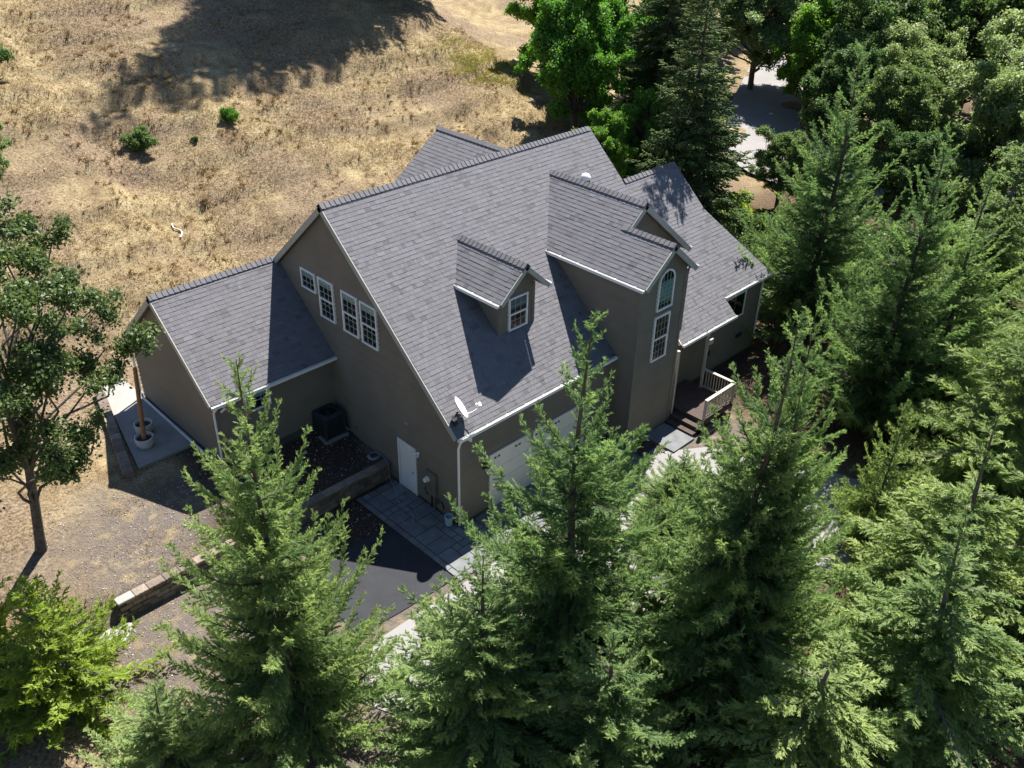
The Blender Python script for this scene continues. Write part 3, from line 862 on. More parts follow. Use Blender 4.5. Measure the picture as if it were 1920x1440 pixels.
def rail_run(p, q):
    p = V3(p); q = V3(q); d = unit(q-p); L = np.linalg.norm(q-p); s = np.cross(W_UP, d)
    B = MB(); B.obox(p-s*0.07+W_UP*rz, d, s, W_UP, L, 0.14, 0.04)
    B.build('handrail', 'rail', deck_o)
    B = MB(); B.obox(p-s*0.02+W_UP*(0.62), d, s, W_UP, L, 0.04, 0.07); B.build('bottom_rail', 'rail', deck_o)
    k = int(L/0.125)
    for i in range(1, k):
        c = p+d*(L*i/k)
        b = MB(); b.box((c[0]-0.018, c[1]-0.018, 0.66), (c[0]+0.018, c[1]+0.018, rz-0.002)); b.build('baluster', 'rail', deck_o)
rail_run((10.95, -2.40, 0), (12.98, -2.40, 0)); rail_run((12.95, -2.35, 0), (12.95, -0.92, 0))

# ------------------------------------------------------------------ walkway of stamped concrete
B = MB()
B.prism([(-1.82, 3.62, -0.2), (-1.82, -2.02, -0.2), (8.85, -2.02, -0.2), (8.85, -1.02, -0.2), (7.7, -1.02, -0.2), (7.7, 0.0, -0.2), (0.0, 0.0, -0.2), (0.0, 3.62, -0.2)], (0, 0, 0.235))
walk = tag(B.build('walkway', 'soil'), kind='structure')
def stones(x0, y0, x1, y1, holes=()):
    """random ashlar on a 0.3 m module"""
    m = 0.305; nx_ = int(round((x1-x0)/m)); ny_ = int(round((y1-y0)/m))
    used = np.zeros((nx_, ny_), bool)
    for i in range(nx_):
        for j in range(ny_):
            if used[i, j]: continue
            for (a, b) in random.sample([(2, 2), (3, 2), (2, 1), (1, 2), (2, 3), (1, 1)], 6)+[(1, 1)]:
                if i+a <= nx_ and j+b <= ny_ and not used[i:i+a, j:j+b].any():
                    break
            used[i:i+a, j:j+b] = True
            g = 0.012; dxm = (x1-x0)/nx_; dym = (y1-y0)/ny_
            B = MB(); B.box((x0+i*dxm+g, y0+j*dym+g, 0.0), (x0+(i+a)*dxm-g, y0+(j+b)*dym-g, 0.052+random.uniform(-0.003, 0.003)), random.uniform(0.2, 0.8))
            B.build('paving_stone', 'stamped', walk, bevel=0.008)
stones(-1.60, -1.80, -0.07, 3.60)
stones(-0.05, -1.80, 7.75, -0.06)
def edging(x0, y0, x1, y1, n, along):
    for i in range(n):
        a, b = i/n, (i+1)/n; B = MB(); g = 0.008
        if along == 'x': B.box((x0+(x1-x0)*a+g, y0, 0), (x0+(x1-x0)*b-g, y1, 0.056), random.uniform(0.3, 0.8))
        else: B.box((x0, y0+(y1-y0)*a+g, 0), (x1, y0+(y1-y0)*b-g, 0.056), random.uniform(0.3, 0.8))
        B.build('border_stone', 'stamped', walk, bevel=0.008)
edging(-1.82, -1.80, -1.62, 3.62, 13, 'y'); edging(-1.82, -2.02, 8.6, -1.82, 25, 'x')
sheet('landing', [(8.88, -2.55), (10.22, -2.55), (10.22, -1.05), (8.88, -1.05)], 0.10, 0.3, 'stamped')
sheet('stepping_pad', [(-11.6, 3.05), (-10.7, 2.95), (-10.2, 3.45), (-10.45, 3.72), (-11.25, 3.75)], 0.05, 0.3, 'concrete')

# patio behind the wing
patio = [(-7.15, 9.05), (-4.9, 9.05), (-4.9, 16.2), (-5.2, 16.4), (-5.9, 15.4), (-6.25, 13.2)]
sheet('patio', patio, 1.24, 0.3, 'concrete')

# ------------------------------------------------------------------ block walls
def block(name, O, u, n, du, dn, dzv, parent, mat='block'):
    B = MB(); O = V3(O); u = unit(u); n = unit(n)
    B.obox(O, u, n, W_UP, du, dn, dzv, random.random())
    return B.build(name, mat, parent, bevel=0.018)
rw = thing('retaining_wall', 'long low retaining wall of brown concrete blocks holding the gravel terrace', 'retaining wall', (-5, 3.9, 0))
def par(o, p):
    o.parent = p; o.matrix_parent_inverse = p.matrix_world.inverted(); return o
bpy.context.view_layer.update()
rw.matrix_world = Matrix.Translation((-5, 3.9, 0)); bpy.context.view_layer.update()
for c in range(4):
    x = -10.35-(0.2 if c % 2 else 0)
    while x < -0.06:
        L = random.uniform(0.38, 0.46); L = min(L, -0.05-x)
        if L > 0.1 and x > -10.4:
            par(block('block', (x, 3.80+random.uniform(-0.012, 0.012)+0.02*c, -0.02+c*0.165), (1, 0, 0), (0, 1, 0), L-0.012, 0.28, 0.16, None), rw)
        x += L
x = -10.42; k = 0
while x < -0.05:
    L = random.uniform(0.44, 0.56); L = min(L, -0.04-x)
    o = par(block('cap_stone', (x, 3.76, 0.645), (1, 0, 0), (0, 1, 0), L-0.01, 0.34, 0.10, None, 'concrete' if k == 0 else 'block'), rw)
    if k == 0: o['label'] = 'pale concrete end cap of the wall'
    x += L; k += 1
pw = thing('garden_wall', 'short weathered stone block wall edging the concrete patio', 'garden wall', (-6.7, 11, 1.1))
bpy.context.view_layer.update()
a, b = V3((-7.42, 8.72, 1.0)), V3((-5.95, 14.3, 1.0))
d = unit(b-a); s = np.array((d[1], -d[0], 0)); L = np.linalg.norm(b-a)
for c in range(3):
    t = -0.2*(c % 2)
    while t < L:
        w = random.uniform(0.36, 0.5)
        t0 = max(t, 0)
        if t+w-t0 > 0.1:
            par(block('block' if c < 2 else 'cap_stone', a+d*t0+W_UP*(0.17*c)-s*(0.02 if c == 2 else 0), d, -s, t+w-t0-0.012, 0.30 if c < 2 else 0.36, 0.165 if c < 2 else 0.12, None), pw)
        t += w
s2 = [(-7.6, 8.75, 1.15), (-7.5, 8.45, 1.12)]

# ------------------------------------------------------------------ small things round the house
# planters and pole
def planter(x, y, label):
    t = thing('planter', label, 'planter', (x, y, 1.24))
    bpy.context.view_layer.update()
    B = MB(); B.lathe((0, 0, 0), [(0.24, 0), (0.31, 0.12), (0.335, 0.36), (0.335, 0.42), (0.295, 0.42), (0.29, 0.30), (0.05, 0.30)], 24)
    B.build('bowl', 'pot', t, smooth=False)
    B = MB(); B.lathe((0, 0, 0.302), [(0.285, 0), (0.2, 0.02), (0.02, 0.03)], 18); B.build('soil_fill', 'soil', t)
    return t
planter(-6.36, 10.1, 'pale round planter with a brown wooden pole standing in it')
planter(-5.98, 10.95, 'pale round planter with bare soil beside the patio wall')
B = MB(); B.tube([(-6.36, 10.1, 1.57), (-6.22, 10.22, 2.6), (-6.0, 10.4, 4.3)], [0.085, 0.08, 0.07], 10)
tag(B.build('wooden_pole', 'pole_wood', smooth=False), 'brown peeled wooden pole leaning out of the planter', 'pole')

# air conditioner
ac = thing('air_conditioner', 'dark square outdoor air conditioner beside the taupe wall', 'air conditioner', (-0.71, 6.67, 0.84))
bpy.context.view_layer.update()
B = MB(); B.box((-0.52, -0.52, -0.06), (0.52, 0.52, 0.05)); B.build('pad', 'concrete', ac)
B = MB(); B.box((-0.38, -0.38, 0.06), (0.38, 0.38, 0.95)); B.build('coil', 'ac_coil', ac)
for sx in (-1, 1):
    for sy in (-1, 1):
        B = MB(); B.box((sx*0.41-0.035, sy*0.41-0.035, 0.05), (sx*0.41+0.035, sy*0.41+0.035, 0.96)); B.build('corner_post', 'ac_metal', ac)
for f in range(4):
    for k in range(16):
        z = 0.10+k*0.053; B = MB()
        if f == 0: B.box((-0.38, -0.428, z), (0.38, -0.412, z+0.026))
        elif f == 1: B.box((-0.428, -0.38, z), (-0.412, 0.38, z+0.026))
        elif f == 2: B.box((0.412, -0.38, z), (0.428, 0.38, z+0.026))
        else: B.box((-0.38, 0.412, z), (0.38, 0.428, z+0.026))
        B.build('louvre', 'ac_metal', ac)
B = MB()
K = 24
ring_o = [(0.45*max(-1, min(1, 1.3*math.cos(t))), 0.45*max(-1, min(1, 1.3*math.sin(t)))) for t in np.linspace(0, 2*math.pi, K, endpoint=False)]
ring_i = [(0.33*math.cos(t), 0.33*math.sin(t)) for t in np.linspace(0, 2*math.pi, K, endpoint=False)]
for i in range(K):
    j = (i+1) % K
    B.hexa([(*ring_o[i], 0.955), (*ring_o[j], 0.955), (*ring_i[j], 0.97), (*ring_i[i], 0.97), (*ring_o[i], 1.02), (*ring_o[j], 1.02), (*ring_i[j], 1.06), (*ring_i[i], 1.06)])
B.build('top_cover', 'ac_metal', ac)
for r in (0.08, 0.16, 0.24, 0.31):
    B = MB(); B.tube([(r*math.cos(t), r*math.sin(t), 1.03) for t in np.linspace(0, 2*math.pi, 25)], 0.006, 4, False); B.build('grille_ring', 'black_metal', ac)
for k in range(4):
    t = math.pi*k/2+0.4; B = MB()
    B.face([(0.05*math.cos(t), 0.05*math.sin(t), 0.90), (0.3*math.cos(t-0.3), 0.3*math.sin(t-0.3), 0.87), (0.3*math.cos(t+0.45), 0.3*math.sin(t+0.45), 0.94)])
    B.build('fan_blade', 'ac_metal', ac)
B = MB(); B.lathe((0, 0, 0.88), [(0.07, 0), (0.07, 0.1), (0.03, 0.14)], 12); B.build('fan_hub', 'ac_metal', ac)
B = MB(); B.tube([(0.43, -0.25, 0.45), (0.5, -0.5, 0.2), (0.62, -0.75, 0.25), (0.69, -0.88, 0.6), (0.69, -0.9, 1.3)], 0.014, 6); B.build('conduit', 'steel', ac)

# meter box with pipes, gas meter, lamp by the door
mb = thing('electric_meter', 'grey metal electric meter box with glass dome on the garage side wall', 'meter', (0, 1.4, 1.0))
bpy.context.view_layer.update()
B = MB(); B.box((-0.16, -0.26, -0.35), (-0.022, 0.27, 0.62)); B.build('cabinet', 'grey_box', mb, bevel=0.015)
B = MB(); B.lathe((0, 0, 0), [(0.11, 0), (0.11, 0.05), (0.085, 0.06), (0.085, 0.15), (0.05, 0.18)], 16)
o = B.build('meter_dome', 'white', mb); o.rotation_euler = (0, -math.pi/2, 0); o.location = (-0.16, 0.12, 0.30)
B = MB(); B.tube([(-0.09, -0.12, -0.35), (-0.09, -0.12, -1.0)], 0.045, 8); B.build('conduit', 'grey_box', mb)
B = MB(); B.tube([(-0.09, 0.02, -0.35), (-0.09, 0.02, -1.0)], 0.03, 8); B.build('conduit', 'black_metal', mb)
B = MB(); B.tube([(-0.08, -0.3, -0.62), (-0.16, -0.42, -0.3), (-0.14, -0.58, -0.35), (-0.09, -0.62, -0.62), (-0.08, -0.6, -0.72)], 0.022, 8); B.build('gas_pipe', 'black_metal', mb)
B = MB(); B.tube([(-0.1, 0.3, -0.05), (-0.12, 0.34, -0.3), (-0.1, 0.24, -0.5)], 0.02, 6); B.build('cable', 'black_metal', mb)

dl_ = thing('wall_lamp', 'white round flood lamp beside the white side door', 'lamp', (0, 2.12, 2.02))
bpy.context.view_layer.update()
B = MB(); B.lathe((0, 0, 0), [(0.075, 0), (0.075, 0.03), (0.05, 0.045)], 14); o = B.build('base', 'white', dl_); o.rotation_euler = (0, -math.pi/2, 0); o.location = (-0.044, 0, 0)
B = MB(); B.tube([(-0.06, 0, 0), (-0.12, 0.06, 0.0), (-0.16, 0.12, -0.04)], [0.03, 0.045, 0.065], 10); B.build('lamp_head', 'white', dl_)
B = MB(); B.tube([(-0.06, 0, 0), (-0.12, -0.05, -0.02), (-0.15, -0.08, -0.08)], [0.03, 0.04, 0.06], 10); B.build('lamp_head', 'white', dl_)

gl = thing('wall_lantern', 'dark carriage lantern mounted beside the garage door', 'lantern', (1.08, 0, 2.08))
bpy.context.view_layer.update()
B = MB(); B.box((-0.06, -0.065, -0.12), (0.06, -0.02, 0.12)); B.build('backplate', 'black_metal', gl)
B = MB(); B.tube([(0, -0.045, 0.06), (0, -0.14, 0.13), (0, -0.2, 0.10)], 0.012, 6); B.build('arm', 'black_metal', gl)
B = MB(); B.lathe((0, -0.2, -0.16), [(0.05, 0), (0.075, 0.03), (0.095, 0.20), (0.02, 0.27)], 6); B.build('glass_body', 'pot', gl)
B = MB(); B.lathe((0, -0.2, 0.04), [(0.125, 0), (0.06, 0.07), (0.01, 0.12)], 6); B.build('cap', 'black_metal', gl)

fl = thing('flood_light', 'small beige square flood light on the porch post under the eave', 'lamp', (12.95, -0.92, 2.85))
bpy.context.view_layer.update()
B = MB(); B.box((-0.03, -0.05, -0.03), (0.03, 0.02, 0.03)); B.build('bracket', 'rail', fl)
B = MB(); B.box((-0.12, -0.14, -0.13), (0.12, -0.06, 0.11)); B.build('housing', 'rail', fl, bevel=0.01)
B = MB(); B.box((-0.085, -0.147, -0.095), (0.085, -0.138, 0.075)); B.build('lens', 'curtain_pale', fl)

# satellite dish on the roof corner
sd_ = thing('satellite_dish', 'white satellite dish with feed arm on the roof corner above the gutter', 'satellite dish', (0.02, 0.24, zf(0.24)))
bpy.context.view_layer.update()
B = MB(); B.obox((-0.12, -0.1, 0.01), (1, 0, 0), unit((0, 1, SL)), unit((0, -SL, 1)), 0.2, 0.2, 0.02); B.build('mount_foot', 'black_metal', sd_)
B = MB(); B.tube([(-0.02, 0, 0.0), (-0.02, -0.02, 0.25), (0.14, 0.0, 0.42)], 0.03, 8); B.build('mast', 'black_metal', sd_)
B = MB(); B.box((-0.09, -0.06, 0.16), (0.05, 0.06, 0.30)); B.build('bracket', 'steel', sd_, bevel=0.01)
axis = Vector((0.70, -0.50, 0.55)).normalized()
B = MB(); prof = [(r_*0.98, z_) for r_, z_ in ((0.01, 0.0), (0.16, 0.016), (0.30, 0.06), (0.385, 0.105), (0.40, 0.112), (0.39, 0.098), (0.30, 0.046), (0.16, 0.002), (0.012, -0.014))]
B.lathe((0, 0, 0), prof, 28)
o = B.build('reflector', 'dish', sd_, smooth=True); o.rotation_euler = axis.to_track_quat('Z', 'Y').to_euler(); o.location = (0.20, 0.02, 0.50)
B = MB(); B.tube([(0.25, 0.02, 0.16), (0.62, -0.20, 0.30), (0.82, -0.32, 0.44)], 0.02, 6); B.build('feed_arm', 'dish', sd_)
B = MB(); B.tube([(0.78, -0.40, 0.52), (0.88, -0.24, 0.55)], 0.05, 8); B.build('feed_horn', 'dish', sd_)
B = MB(); B.tube([(0.80, -0.30, 0.46), (0.72, -0.26, 0.60)], 0.04, 8); B.build('feed_horn', 'dish', sd_)
B = MB(); B.tube([(0.05, 0.05, 0.1), (0.16, 0.12, 0.03), (0.3, 0.05, 0.05), (0.26, -0.1, 0.02), (0.1, -0.06, 0.1)], 0.008, 5); B.build('cable', 'black_metal', sd_)

# hose coil on the block wall
pts = []
for k in range(120):
    t = k/119; r = 0.25-0.09*t; w = t*2*math.pi*4.5
    pts.append((-0.34+r*math.cos(w), 4.42+r*math.sin(w), 0.80+0.05*t+0.02*math.sin(3*w)))
tail = [(-0.12, 4.2, 0.84), (-0.16, 4.0, 0.80), (-0.2, 3.74, 0.72), (-0.24, 3.66, 0.3), (-0.26, 3.55, 0.085), (-0.42, 3.1, 0.068), (-0.8, 2.4, 0.068), (-0.85, 1.7, 0.068), (-1.1, 1.25, 0.068), (-1.35, 1.35, 0.068), (-1.3, 1.75, 0.068)]
# smooth the tail with Catmull-Rom
def smooth(P, n=6):
    P = [V3(p) for p in P]; out = []
    for i in range(len(P)-1):
        p0, p1, p2, p3 = P[max(i-1, 0)], P[i], P[i+1], P[min(i+2, len(P)-1)]
        for t in np.linspace(0, 1, n, endpoint=False):
            out.append(0.5*((2*p1)+(-p0+p2)*t+(2*p0-5*p1+4*p2-p3)*t*t+(-p0+3*p1-3*p2+p3)*t**3))
    out.append(P[-1]); return out
B = MB(); B.tube(pts[::-1]+smooth(tail), 0.014, 6)
tag(B.build('garden_hose', 'hose'), 'pale blue garden hose coiled on the block wall and trailing over the paving', 'hose')
bk = thing('bucket', 'pale blue plastic bucket standing at the garage corner', 'bucket', (-0.27, 0.30, 0.052))
bpy.context.view_layer.update()
B = MB(); B.lathe((0, 0, 0), [(0.125, 0), (0.155, 0.34), (0.165, 0.34), (0.165, 0.37), (0.145, 0.37), (0.12, 0.06), (0.02, 0.05)], 20); B.build('pail', 'bucket', bk)
B = MB(); B.lathe((0, 0, 0.10), [(0.12, 0), (0.119, 0.002), (0.01, 0.003)], 18); B.build('water', 'hose', bk)
B = MB(); B.tube([(0.165*math.cos(t), 0.03+0.165*math.sin(t)*0.35, 0.35-0.12*math.sin(t)) for t in np.linspace(0, math.pi, 12)], 0.005, 5); B.build('handle', 'steel', bk)

# ------------------------------------------------------------------ vegetation
def kite(base, d, side, length, width, bend=None):
    """(N,3) arrays -> (N,4,3) leaf quads"""
    mid = base+d*(length*0.45)[:, None]
    if bend is not None: mid = mid+bend
    return np.stack([base, mid+side*(width*0.5)[:, None], base+d*length[:, None], mid-side*(width*0.5)[:, None]], 1)
def nrm(a): return a/np.maximum(np.linalg.norm(a, axis=-1, keepdims=True), 1e-9)
def quads_to_mesh(name, Q, tone, mat):
    n = len(Q); v = Q.reshape(-1, 3); f = np.arange(n*4).reshape(n, 4)
    return np_mesh(name, v, f, np.clip(tone, 0, 1), mat)

def limb_builder(): return MB()

def cypress_mesh(seed, H=12.0, R=3.1, nb=300, z0=0.5, mat='leaf_cypress', lw=0.030, dens=1.0, subsp=0.030, sp=0.0165, leafl=(0.055, 0.105), droop=0.0, elm=11, lsm=0.44, tw=(0.9, 1.5), whip=0.15):
    r = np.random.default_rng(seed)
    fr = 1-np.sqrt(r.random(nb)*0.995)             # more branches low down
    fr = np.sort(fr); fr[-14:] = np.linspace(0.80, 0.985, 14)
    zb = z0+(H-z0)*fr
    az = np.arange(nb)*2.39996+r.normal(0, 0.35, nb)
    prof = 1.10*(1-fr)**0.95
    L = R*prof*r.uniform(0.45, 1.10, nb)+0.25
    ex = r.random(nb) < 0.14; L[ex] = (R*prof[ex])*r.uniform(1.1, 1.35, ex.sum())+0.25
    el = np.radians(r.normal(elm, 9, nb)+36*fr**1.5)
    dh = np.stack([np.cos(az), np.sin(az), np.zeros(nb)], 1)
    # trunk wander
    def trunk(z):
        return np.stack([0.10*np.sin(z*0.5+seed), 0.10*np.cos(z*0.43+seed*2), z], -1)
    base = trunk(zb)
    curl = r.uniform(0.10, 0.30, nb)-droop*r.uniform(0.7, 1.3, nb)
    def spine(i, s):
        e = el[i]; l = L[i]
        return base[i]+dh[i]*(l*s*np.cos(e))[:, None]+np.array((0, 0, 1))*(l*(s*np.sin(e)-0.16*np.sin(np.pi*s)*s+curl[i]*s**2.4))[:, None]
    nsub = np.maximum(12, (L/subsp*dens).astype(int))
    bi = np.repeat(np.arange(nb), nsub)
    k = np.concatenate([np.arange(n)/n for n in nsub])
    s = np.minimum(0.03+0.97*(k+r.random(len(bi))*0.03), 1.0)
    p0 = spine(bi, s); p1 = spine(bi, np.minimum(s+0.02, 1.02)); tan = nrm(p1-p0)
    lat = nrm(np.cross(tan, np.array((0, 0, 1.0))))
    upv = np.cross(lat, tan)
    w = np.where(r.random(len(bi)) < 0.5, 0.0, np.pi)+r.normal(0.25, 0.55, len(bi))*np.where(r.random(len(bi)) < 0.8, 1, 2.4)
    rad = lat*np.cos(w)[:, None]+upv*np.sin(w)[:, None]
    ds = nrm(tan*r.uniform(tw[0], tw[1], len(bi))[:, None]+rad*0.8)
    taper = np.clip(1.12-s, 0.12, 1)**0.7*np.clip(s*4+0.35, 0, 1)
    ls = (0.07+lsm*np.minimum(L[bi], 2.6)/2.6*taper)*r.uniform(0.55, 1.3, len(bi))
    nl = np.maximum(5, (ls/sp).astype(int))
    si = np.repeat(np.arange(len(bi)), nl)
    t = np.concatenate([(np.arange(n)+0.5)/n for n in nl])
    pb = p0[si]+ds[si]*(ls[si]*t)[:, None]-np.array((0, 0, 1.0))*(0.18*ls[si]*t*t)[:, None]
    pn = nrm(np.cross(ds, rad+1e-4))[si]
    sdv = nrm(np.cross(pn, ds[si]))
    sg = np.where(np.arange(len(si)) % 2 == 0, -1.0, 1.0)
    dl2 = nrm(ds[si]*0.95+sdv*(sg*r.uniform(0.25, 0.75, len(si)))[:, None]+r.normal(0, 0.22, (len(si), 3)))
    side = nrm(np.cross(dl2, pn+r.normal(0, 0.5, (len(si), 3))))
    ln = r.uniform(leafl[0], leafl[1], len(si))*(1.2-0.35*t)
    wd = lw*r.uniform(0.7, 1.2, len(si))
    Q = np.stack([pb-side*(wd/2)[:, None], pb+side*(wd/2)[:, None], pb+dl2*ln[:, None]], 1)
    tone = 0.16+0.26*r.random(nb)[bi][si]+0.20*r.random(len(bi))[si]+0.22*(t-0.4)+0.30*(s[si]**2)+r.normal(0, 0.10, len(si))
    # bare leader whip
    me = np_mesh('crown', Q.reshape(-1, 3), np.arange(len(Q)*3).reshape(-1, 3), np.clip(tone, 0, 1), mat)
    T = MB()
    zz = np.linspace(-0.3, H*0.995, 14)
    T.tube([trunk(np.array(z)) for z in zz], [max(0.010, whip*(1-z/H)**0.9+0.006) for z in zz], 8)
    for i in range(0, nb, 3):
        if L[i] > 0.6:
            sp = spine(np.full(5, i), np.linspace(0.0, 0.8, 5))
            T.tube(list(sp), [0.012+0.014*L[i]*(1-q) for q in np.linspace(0, 0.9, 5)], 4, False)
    return me, T

def spruce_mesh(seed, H=12.0, R=3.6, nb=150, z0=0.5, mat='leaf_spruce', sw=0.046, droop=0.46, dens=1.35, sl=(0.11, 0.20)):
    r = np.random.default_rng(seed)
    fr = np.sort(1-np.sqrt(r.random(nb)*0.995)); fr[-12:] = np.linspace(0.82, 0.985, 12)
    zb = z0+(H-z0)*fr
    az = np.arange(nb)*2.39996+r.normal(0, 0.3, nb)
    L = R*(1-fr)**0.85*r.uniform(0.7, 1.12, nb)+0.2
    el = np.radians(r.normal(8, 6, nb)+30*fr**1.5)
    dh = np.stack([np.cos(az), np.sin(az), np.zeros(nb)], 1)
    base = np.stack([0*zb, 0*zb, zb], 1)
    dr_ = droop*r.uniform(0.7, 1.3, nb)
    def spine(i, s):
        e = el[i]; l = L[i]
        return base[i]+dh[i]*(l*s*np.cos(e))[:, None]+np.array((0, 0, 1))*(l*(s*np.sin(e)-dr_[i]*s**1.6+0.5*dr_[i]*s**4))[:, None]
    nsub = np.maximum(7, (L/0.072*dens).astype(int))
    bi = np.repeat(np.arange(nb), nsub)
    k = np.concatenate([np.arange(n)/n for n in nsub])
    s = np.minimum(0.04+0.96*(k+r.random(len(bi))*0.03), 1.0)
    p0 = spine(bi, s); tan = nrm(spine(bi, np.minimum(s+0.02, 1.02))-p0)
    lat = nrm(np.cross(tan, np.array((0, 0, 1.0))))
    sg = np.where(r.random(len(bi)) < 0.5, -1.0, 1.0)
    ds = nrm(tan*r.uniform(0.75, 0.95, len(bi))[:, None]+lat*(sg*r.uniform(0.75, 1.0, len(bi)))[:, None]+np.array((0, 0, 1.0))*r.normal(-0.16, 0.14, len(bi))[:, None])
    ls = (0.13+0.26*L[bi]*(1-s)**0.8*s**0.2)*r.uniform(0.7, 1.25, len(bi)); ls = np.minimum(ls, 0.75)
    nl = np.maximum(2, (ls/0.050).astype(int))
    si = np.repeat(np.arange(len(bi)), nl)
    t = np.concatenate([(np.arange(n)+0.6)/n for n in nl])
    pb = p0[si]+ds[si]*(ls[si]*t)[:, None]-np.array((0, 0, 1.0))*(0.25*ls[si]*t*t)[:, None]
    sg2 = np.where(np.arange(len(si)) % 2 == 0, -1.0, 1.0)
    l2 = nrm(np.cross(ds[si], np.array((0, 0, 1.0))))
    d = nrm(ds[si]*0.95+l2*(sg2*r.uniform(0.35, 0.75, len(si)))[:, None]+np.array((0, 0, 1.0))*r.normal(-0.10, 0.16, len(si))[:, None])
    ln = r.uniform(sl[0], sl[1], len(si)); wd = sw*r.uniform(0.8, 1.25, len(si))
    a1 = nrm(np.cross(d, nrm(r.normal(size=d.shape)))); a2 = np.cross(d, a1)
    mid = pb+d*(ln*0.5)[:, None]
    tip = pb+d*ln[:, None]
    c3, s3 = -0.5, 0.8660254
    ring = [mid+a1*(wd/2)[:, None], mid+(a1*c3+a2*s3)*(wd/2)[:, None], mid+(a1*c3-a2*s3)*(wd/2)[:, None]]
    Vv = np.stack([pb]+ring+[tip], 1)              # 5 verts
    n = len(pb); o = (np.arange(n)*5)[:, None]
    tri = np.array([(0, 2, 1), (0, 3, 2), (0, 1, 3), (4, 1, 2), (4, 2, 3), (4, 3, 1)])
    F = (o[:, None, :]+tri[None]).reshape(-1, 3)
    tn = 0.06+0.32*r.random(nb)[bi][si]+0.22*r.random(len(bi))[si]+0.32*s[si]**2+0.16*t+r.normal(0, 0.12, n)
    me = np_mesh('crown', Vv.reshape(-1, 3), F, np.clip(np.repeat(tn, 6)+np.tile([-.08]*3+[.12]*3, n), 0, 1), mat)
    T = MB(); zz = np.linspace(-0.3, H*0.99, 12)
    T.tube([(0, 0, z) for z in zz], [max(0.010, 0.17*(1-z/H)**0.9+0.006) for z in zz], 8)
    for i in range(0, nb, 3):
        if L[i] > 0.6:
            sp = spine(np.full(6, i), np.linspace(0.0, 0.9, 6))
            T.tube(list(sp), [0.010+0.014*L[i]*(1-q) for q in np.linspace(0, 0.9, 6)], 4, False)
    return me, T

def leaf_cloud(seed, clumps, per_area, size, mat, up=0.35, fill=0.35, sub_n=6, sub_f=(0.34, 0.62)):
    """clumps: (x,y,z,rx,rz). Leaves on short twigs spread through lumpy clumps"""
    r = np.random.default_rng(seed); Qs = []; Ts = []
    sub = []
    for (x, y, z, rx, rz_) in clumps:
        for q in range(sub_n):
            o = nrm(r.normal(size=3))*r.uniform(0.25, 0.98); f = r.uniform(*sub_f)
            sub.append((x+o[0]*rx, y+o[1]*rx, z+o[2]*rz_, rx*f, rz_*f))
    for (x, y, z, rx, rz_) in sub:
        n = int(per_area*rx*rx*4)
        nt_ = max(8, n//9)
        dirs = nrm(r.normal(size=(nt_, 3)))
        rad = (1-fill*r.random(nt_)**1.3)*r.uniform(0.55, 1.25, nt_)
        c = np.array((x, y, z))+dirs*rad[:, None]*np.array((rx, rx, rz_))
        idx = np.repeat(np.arange(nt_), 9)
        m = len(idx)
        p = c[idx]+r.normal(0, 0.075+0.14*rx, (m, 3))
        nv = nrm(dirs[idx]*0.6+np.array((0, 0, up))+r.normal(0, 0.55, (m, 3)))
        d = nrm(np.cross(nv, nrm(r.normal(size=(m, 3)))))
        sd = np.cross(nv, d)
        ln = size*r.uniform(0.7, 1.25, m)
        Qs.append(kite(p, d, sd, ln, ln*0.62, nv*(ln*0.10)[:, None]))
        Ts.append(0.25+0.45*r.random(nt_)[idx]+r.normal(0, 0.16, m))
    return quads_to_mesh('crown', np.concatenate(Qs), np.concatenate(Ts), mat)

def limb(T, p, q, r0, r1, wob=0.12, k=6, n=6):
    p = V3(p); q = V3(q); L = np.linalg.norm(q-p)
    pts = []
    for t in np.linspace(0, 1, n):
        c = p*(1-t)+q*t
        c = c+np.array((random.uniform(-1, 1), random.uniform(-1, 1), random.uniform(-0.3, 0.9)))*wob*L*math.sin(math.pi*t)*0.5
        pts.append(c)
    T.tube(pts, [r0+(r1-r0)*t for t in np.linspace(0, 1, n)], k, True)
    return pts

def plant_from(name, label, cat, crown_me, trunk_me, loc, scale=(1, 1, 1), rz=0.0, group=None, cmat=None, trunk_name='trunk', tilt=(0, 0)):
    t = thing(name, label, cat, loc, group)
    t.rotation_euler = (tilt[0], tilt[1], rz); t.scale = scale if hasattr(scale, '__len__') else (scale,)*3
    if trunk_me is not None:
        a = bpy.data.objects.new(trunk_name, trunk_me); COL.objects.link(a); a.parent = t
    c = bpy.data.objects.new('crown', crown_me); COL.objects.link(c); c.parent = t
    if cmat:
        c.material_slots[0].link = 'OBJECT'; c.material_slots[0].material = MATS[cmat]
    return t

def trunk_to_mesh(T, mat):
    o = T.build('trunk', mat); m = o.data; bpy.data.objects.remove(o); return m

CYP = []
for sdv, R_, nb_ in ((11, 3.3, 235), (23, 3.1, 225), (37, 3.4, 240)):
    cm, T = cypress_mesh(sdv, 12.0, R_, nb_, dens=1.18)
    CYP.append((cm, trunk_to_mesh(T, 'bark')))
SPR = []
for sdv in (5, 8):
    cm, T = cypress_mesh(sdv, 12.0, 3.5, 190, 0.4, 'leaf_spruce', 0.050, 1.0, 0.046, 0.026, (0.09, 0.16), 0.50, 12, 0.50, (0.7, 1.1))
    SPR.append((cm, trunk_to_mesh(T, 'bark_grey')))
cm, T = cypress_mesh(19, 5.0, 1.9, 130, 0.1, 'leaf_bright', 0.042, 1.0, 0.040, 0.026, (0.08, 0.14), 0.15, 14, 0.40, (0.7, 1.2), 0.07)
YOUNG = (cm, trunk_to_mesh(T, 'bark_grey'))
cm, T = spruce_mesh(31, 20.0, 4.3, 190, 3.0, 'leaf_fir', 0.085, 0.42, 0.62, (0.20, 0.42))
FIR = (cm, trunk_to_mesh(T, 'bark'))

